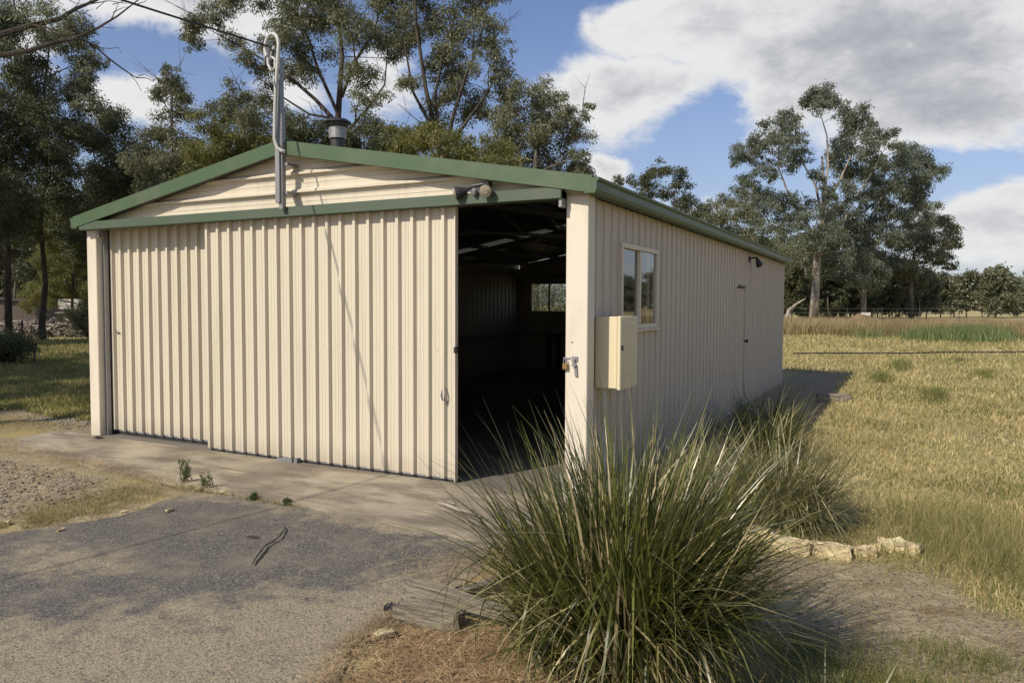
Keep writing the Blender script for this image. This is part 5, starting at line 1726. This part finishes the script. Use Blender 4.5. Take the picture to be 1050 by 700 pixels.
rgc = np.random.default_rng(77)
for i, (px, py) in enumerate([(174, 525), (205, 503), (222, 503), (228, 506), (8, 537), (62, 545), (128, 527)]):
    d = pix_dir(px, py)
    g = CAM+d*(-CAM[2]/d[2])
    lab = ['pale stone lying out on the asphalt near its left edge', 'white bark flake below the larger drive-edge weed', 'white bark flake between the two tall weeds', 'white bark flake under the smaller weed', 'pale bark flake at the far left of the verge', 'pale bark flake on the left asphalt edge', 'pale bark flake midway along the asphalt edge'][i]
    rough_box((g[0], g[1], 0.018), (0.05+0.02*rgc.random(), 0.022, 0.012), rgc.uniform(0, 3), M['limestone'], 'bark_flake' if i else 'pale_stone', lab, 'flake' if i else 'stone', 'pale flakes along the asphalt edge' if i else None, seed=40+i, amp=0.004)


# weeds at the apron joint
def weed(x, y, h, n, label, seed, group):
    rng = np.random.default_rng(seed)
    t = thing('weed', label, 'weed', (x, y, 0.0), group)
    mb = MB()
    PV, DV = [], []
    for k in range(n):
        a = rng.uniform(0, 6.28)
        tip = np.array([x+math.cos(a)*h*0.35*rng.random(), y+math.sin(a)*h*0.35*rng.random(), h*rng.uniform(0.5, 1)])
        b0 = np.array([x+rng.normal()*0.03, y+rng.normal()*0.03, 0])
        mb.tube([b0, (b0+tip)/2+rng.normal(size=3)*0.01, tip], [0.0035, 0.0025, 0.0012], 4)
        for j in range(14):
            f = rng.uniform(0.2, 1)
            PV.append(b0+(tip-b0)*f)
            d = rng.normal(size=3)
            d[2] = abs(d[2])
            DV.append(d/np.linalg.norm(d))
    mb.build('stem', M['weed'], t)
    V, F = rot_leaves(np.array(PV), np.array(DV), rng.uniform(0.02, 0.045, len(PV)), rng.uniform(0.006, 0.012, len(PV)), rng)
    np_mesh('foliage', V, F, M['weed'], t)


GW = 'weeds in the joint before the apron'
weed(-3.37, -1.08, 0.24, 16, 'tallest bushy weed at the left end of the apron joint', 1, GW)
weed(-3.05, -1.12, 0.17, 10, 'second tallest weed in the apron joint just right of the bushy one', 2, GW)
weed(-2.42, -1.17, 0.06, 14, 'flat mat-like weed midway along the apron joint', 3, GW)
weed(-2.08, -1.16, 0.05, 12, 'small flat weed at the right end of the apron joint', 4, GW)

# black pipe along the ground in the paddock
pa = [(-0.9, 19.6), (0.0, 20.2), (1.0, 20.9), (2.2, 21.6), (3.4, 22.6), (5.2, 23.9), (7.5, 25.4)]
pp = [(x, y, float(ground_z(np.array([x]), np.array([y]))[0])+0.11) for x, y in pa]
o = MB().tube(pp, 0.022, 8).build('poly_pipe', M['rubber'], base=pp[0])
tag(o, 'thin black pipe lying straight across the paddock grass', 'pipe')

# wire fence across the paddock
fa, fb = gnd(770, 44), gnd(1120, 46)
fence = thing('wire_fence', 'post and wire paddock fence in front of the far gum trees', 'fence', tuple(fa))
nf = 8
posts = [fa+(fb-fa)*k/(nf-1) for k in range(nf)]
posts = [gnd(px, 44.5+i*0.2) for i, px in enumerate((776, 812, 869, 905, 943, 984, 1027, 1070))]
for i, p in enumerate(posts):
    hh = 1.55 if i != 4 else 2.0
    MB().box((p[0], p[1], hh/2), (0.028, 0.028, hh)).build('post', M['bark_dark'], fence)
for k, z in enumerate((0.5, 0.85, 1.2, 1.45)):
    MB().tube([(p[0], p[1], z) for p in posts], 0.006, 4).build('wire', M['galv'], fence)

# fallen timber and heap at the far trees
o = MB().tube([at(806, 328, 60), at(809, 318, 60), at(816, 312, 60), at(826, 306, 60)], [0.16, 0.14, 0.10, 0.05], 8).build('dead_branch', M['bark_pale'], base=tuple(gnd(806, 60)))
tag(o, 'leaning pale dead branch just past the far corner of the shed', 'branch')
for i, (px, dp, L, lab) in enumerate([(864, 45.5, 0.9, 'white fallen log left of the brown stump in the paddock'), (897, 47, 0.9, 'short pale fallen log right of the brown stump')]):
    g = gnd(px, dp)
    g[2] = 0.22
    o = MB().tube([g-_r*L*0.6+np.array([0, 0, -0.1]), g+np.array([0, 0, 0.02]), g+_r*L*0.5+np.array([0, 0, 0.12])], [0.11, 0.14, 0.08], 8).build('fallen_log', M['bark_pale'], base=tuple(g))
    tag(o, lab, 'log', 'pale logs in the paddock')
g = gnd(875, 45.5)
o = MB().tube([(g[0], g[1], 0), (g[0], g[1], 0.3), (g[0]+0.05, g[1], 0.42)], [0.26, 0.2, 0.12], 8).build('tree_stump', M['bark_dark'], base=tuple(g))
tag(o, 'low brown stump between the two pale logs', 'stump')


def heap(name, label, cat, c, rx, ry, h, m, seed, n=12):
    rng = np.random.default_rng(seed)
    Xg, Yg, Fg = grid(np.linspace(-1, 1, 22), np.linspace(-1, 1, 22))
    rr2 = np.hypot(Xg, Yg)
    Zg = h*np.clip(1-rr2, 0, 1)**0.7*(0.5+fbm(Xg*3+seed, Yg*3, seed))-0.05
    o = np_mesh(name, np.stack([c[0]+Xg*rx, c[1]+Yg*ry, Zg], -1).reshape(-1, 3), Fg, m, base=tuple(c))
    return tag(o, label, cat)


heap('earth_heap', 'orange-brown earth heap at the foot of the big gums', 'heap', gnd(886, 64), 1.9, 1.4, 1.0, M['earth'], 3)
rough_box(tuple(gnd(888, 64)+np.array([0, 0, 0.92])), (0.7, 0.5, 0.28), 0.3, M['white_tank'], 'white_slab', 'white slab lying on top of the orange-brown earth heap', 'slab', seed=9)
# left background: brush pile, old shed, tank, stakes
bp = thing('brush_pile', 'long heap of pale dead branches and rubble under the left trees', 'brush pile', tuple(gnd(50, 36)))
mb = MB()
rngp = np.random.default_rng(17)
for k in range(520):
    px = rngp.uniform(-30, 100)
    dp = rngp.uniform(34.5, 38.5)
    hmax = 0.55+0.85*math.exp(-((px-72)/24)**2)+0.25*math.exp(-((px-5)/20)**2)
    g = gnd(px, dp)
    g[2] = rngp.uniform(0.02, hmax)*(1-abs(dp-36.5)/3.0)
    d = rngp.normal(size=3)
    d[2] *= 0.35
    d /= np.linalg.norm(d)
    L = rngp.uniform(0.3, 1.3)
    r_ = rngp.uniform(0.015, 0.06)
    mb.tube([g-d*L/2, g+rngp.normal(size=3)*0.06, g+d*L/2], [r_, r_, r_*0.5], 5)
mb.build('branches', M['dead_wood'], bp)
Xg, Yg, Fg = grid(np.linspace(-1, 1, 40), np.linspace(-1, 1, 14))
ctr = gnd(38, 36.8)
rgt = _r.copy(); rgt[2] = 0
fwd = np.array([-rgt[1], rgt[0], 0])
Pg = ctr+Xg[..., None]*rgt*3.4+Yg[..., None]*fwd*1.5
Zg = np.clip(1-Yg**2, 0, 1)*np.clip(1-Xg**4, 0, 1)*(0.35+0.9*fbm(Xg*5, Yg*3, 7))*0.9-0.04
Pg[..., 2] = Zg
np_mesh('rubble', Pg.reshape(-1, 3), Fg, M['bark_grey'], bp)
# old dark shed
oc = gnd(-2, 44)
old = thing('old_shed', 'low dark iron shed with a sloping roof behind the brush pile', 'shed', tuple(oc))
mbw = MB()
ang = math.atan2(rgt[1], rgt[0])
mbw.box((oc[0], oc[1], 0.85), (6.2, 3.0, 1.7), rz=ang)
mbw.build('wall', M['old_iron'], old)
MB().box((oc[0], oc[1], 1.86), (6.7, 3.5, 0.07), rz=ang, ry=R(3.2)).build('roof', M['old_iron'], old)
MB().box(tuple(oc-rgt*1.2-fwd*1.49+np.array([0, 0, 0.9])), (1.3, 0.06, 1.5), rz=ang).build('doorway_dark_panel', M['rubber'], old)  # solid black slab, paints the dark inside a doorway
tk = gnd(73, 39)
rough_box((tk[0], tk[1], 1.5), (1.0, 0.8, 0.5), ang+0.2, M['white_tank'], 'white_tank', 'pale block-shaped tank resting on the back of the brush pile', 'tank', seed=33, amp=0.03)
a0, a1 = at(33.5, 383, 18.6), at(38, 346, 19.0)
a0[2] = -0.05
o = MB().tube([a0, (a0+a1)/2, a1], [0.028, 0.024, 0.018], 6).build('fence_stake', M['bark_dark'], base=tuple(a0))
tag(o, 'leaning dark stake standing in the shaded grass', 'stake')
p0 = gnd(22, 30)
o = MB().box((p0[0], p0[1], 0.42), (0.05, 0.05, 0.95), ry=R(2)).build('fence_stake', M['bark_dark'], base=tuple(p0))
tag(o, 'short upright stake in front of the brush pile', 'stake')


def bush(label, px, dp, w_, h_, m, seed):
    rng = np.random.default_rng(seed)
    g = gnd(px, dp)
    t = thing('bush', label, 'bush', tuple(g))
    mb = MB()
    PV, DV = [], []
    for k in range(46):
        a = rng.uniform(0, 6.28)
        tip = g+np.array([math.cos(a)*w_*rng.random(), math.sin(a)*w_*rng.random(), h_*rng.uniform(0.25, 0.95)])
        mb.tube([g+rng.normal(size=3)*0.05*np.array([1, 1, 0]), (g+tip)/2, tip], [0.02, 0.014, 0.006], 4)
        q = tip+rng.normal(size=(150, 3))*np.array([0.16, 0.16, 0.13])*w_*0.9
        q[:, 2] = np.abs(q[:, 2])
        PV.append(q)
        d = rng.normal(size=(150, 3))
        DV.append(d/np.linalg.norm(d, axis=1, keepdims=True))
    mb.build('stem', M['bark_dark'], t)
    P_, D_ = np.concatenate(PV), np.concatenate(DV)
    V, F = rot_leaves(P_, D_, rng.uniform(0.06, 0.12, len(P_)), rng.uniform(0.02, 0.035, len(P_)), rng)
    np_mesh('foliage', V, F, m, t)


bush('dark rounded bush at the left edge on the shaded grass', 2, 19.0, 0.85, 0.85, M['leaf_dark'], 91)
bush('grey-green bush seen through the back window of the shed', 556, 24, 1.6, 2.3, M['leaf'], 93)
bush('second grey-green bush seen at the right of the back window', 590, 26, 1.6, 2.2, M['leaf_yellow'], 94)
bush('low dark bush under the wattle beside the brush pile', 92, 33, 1.1, 1.4, M['leaf_dark'], 92)

print('LEAVES', NLEAF[0])
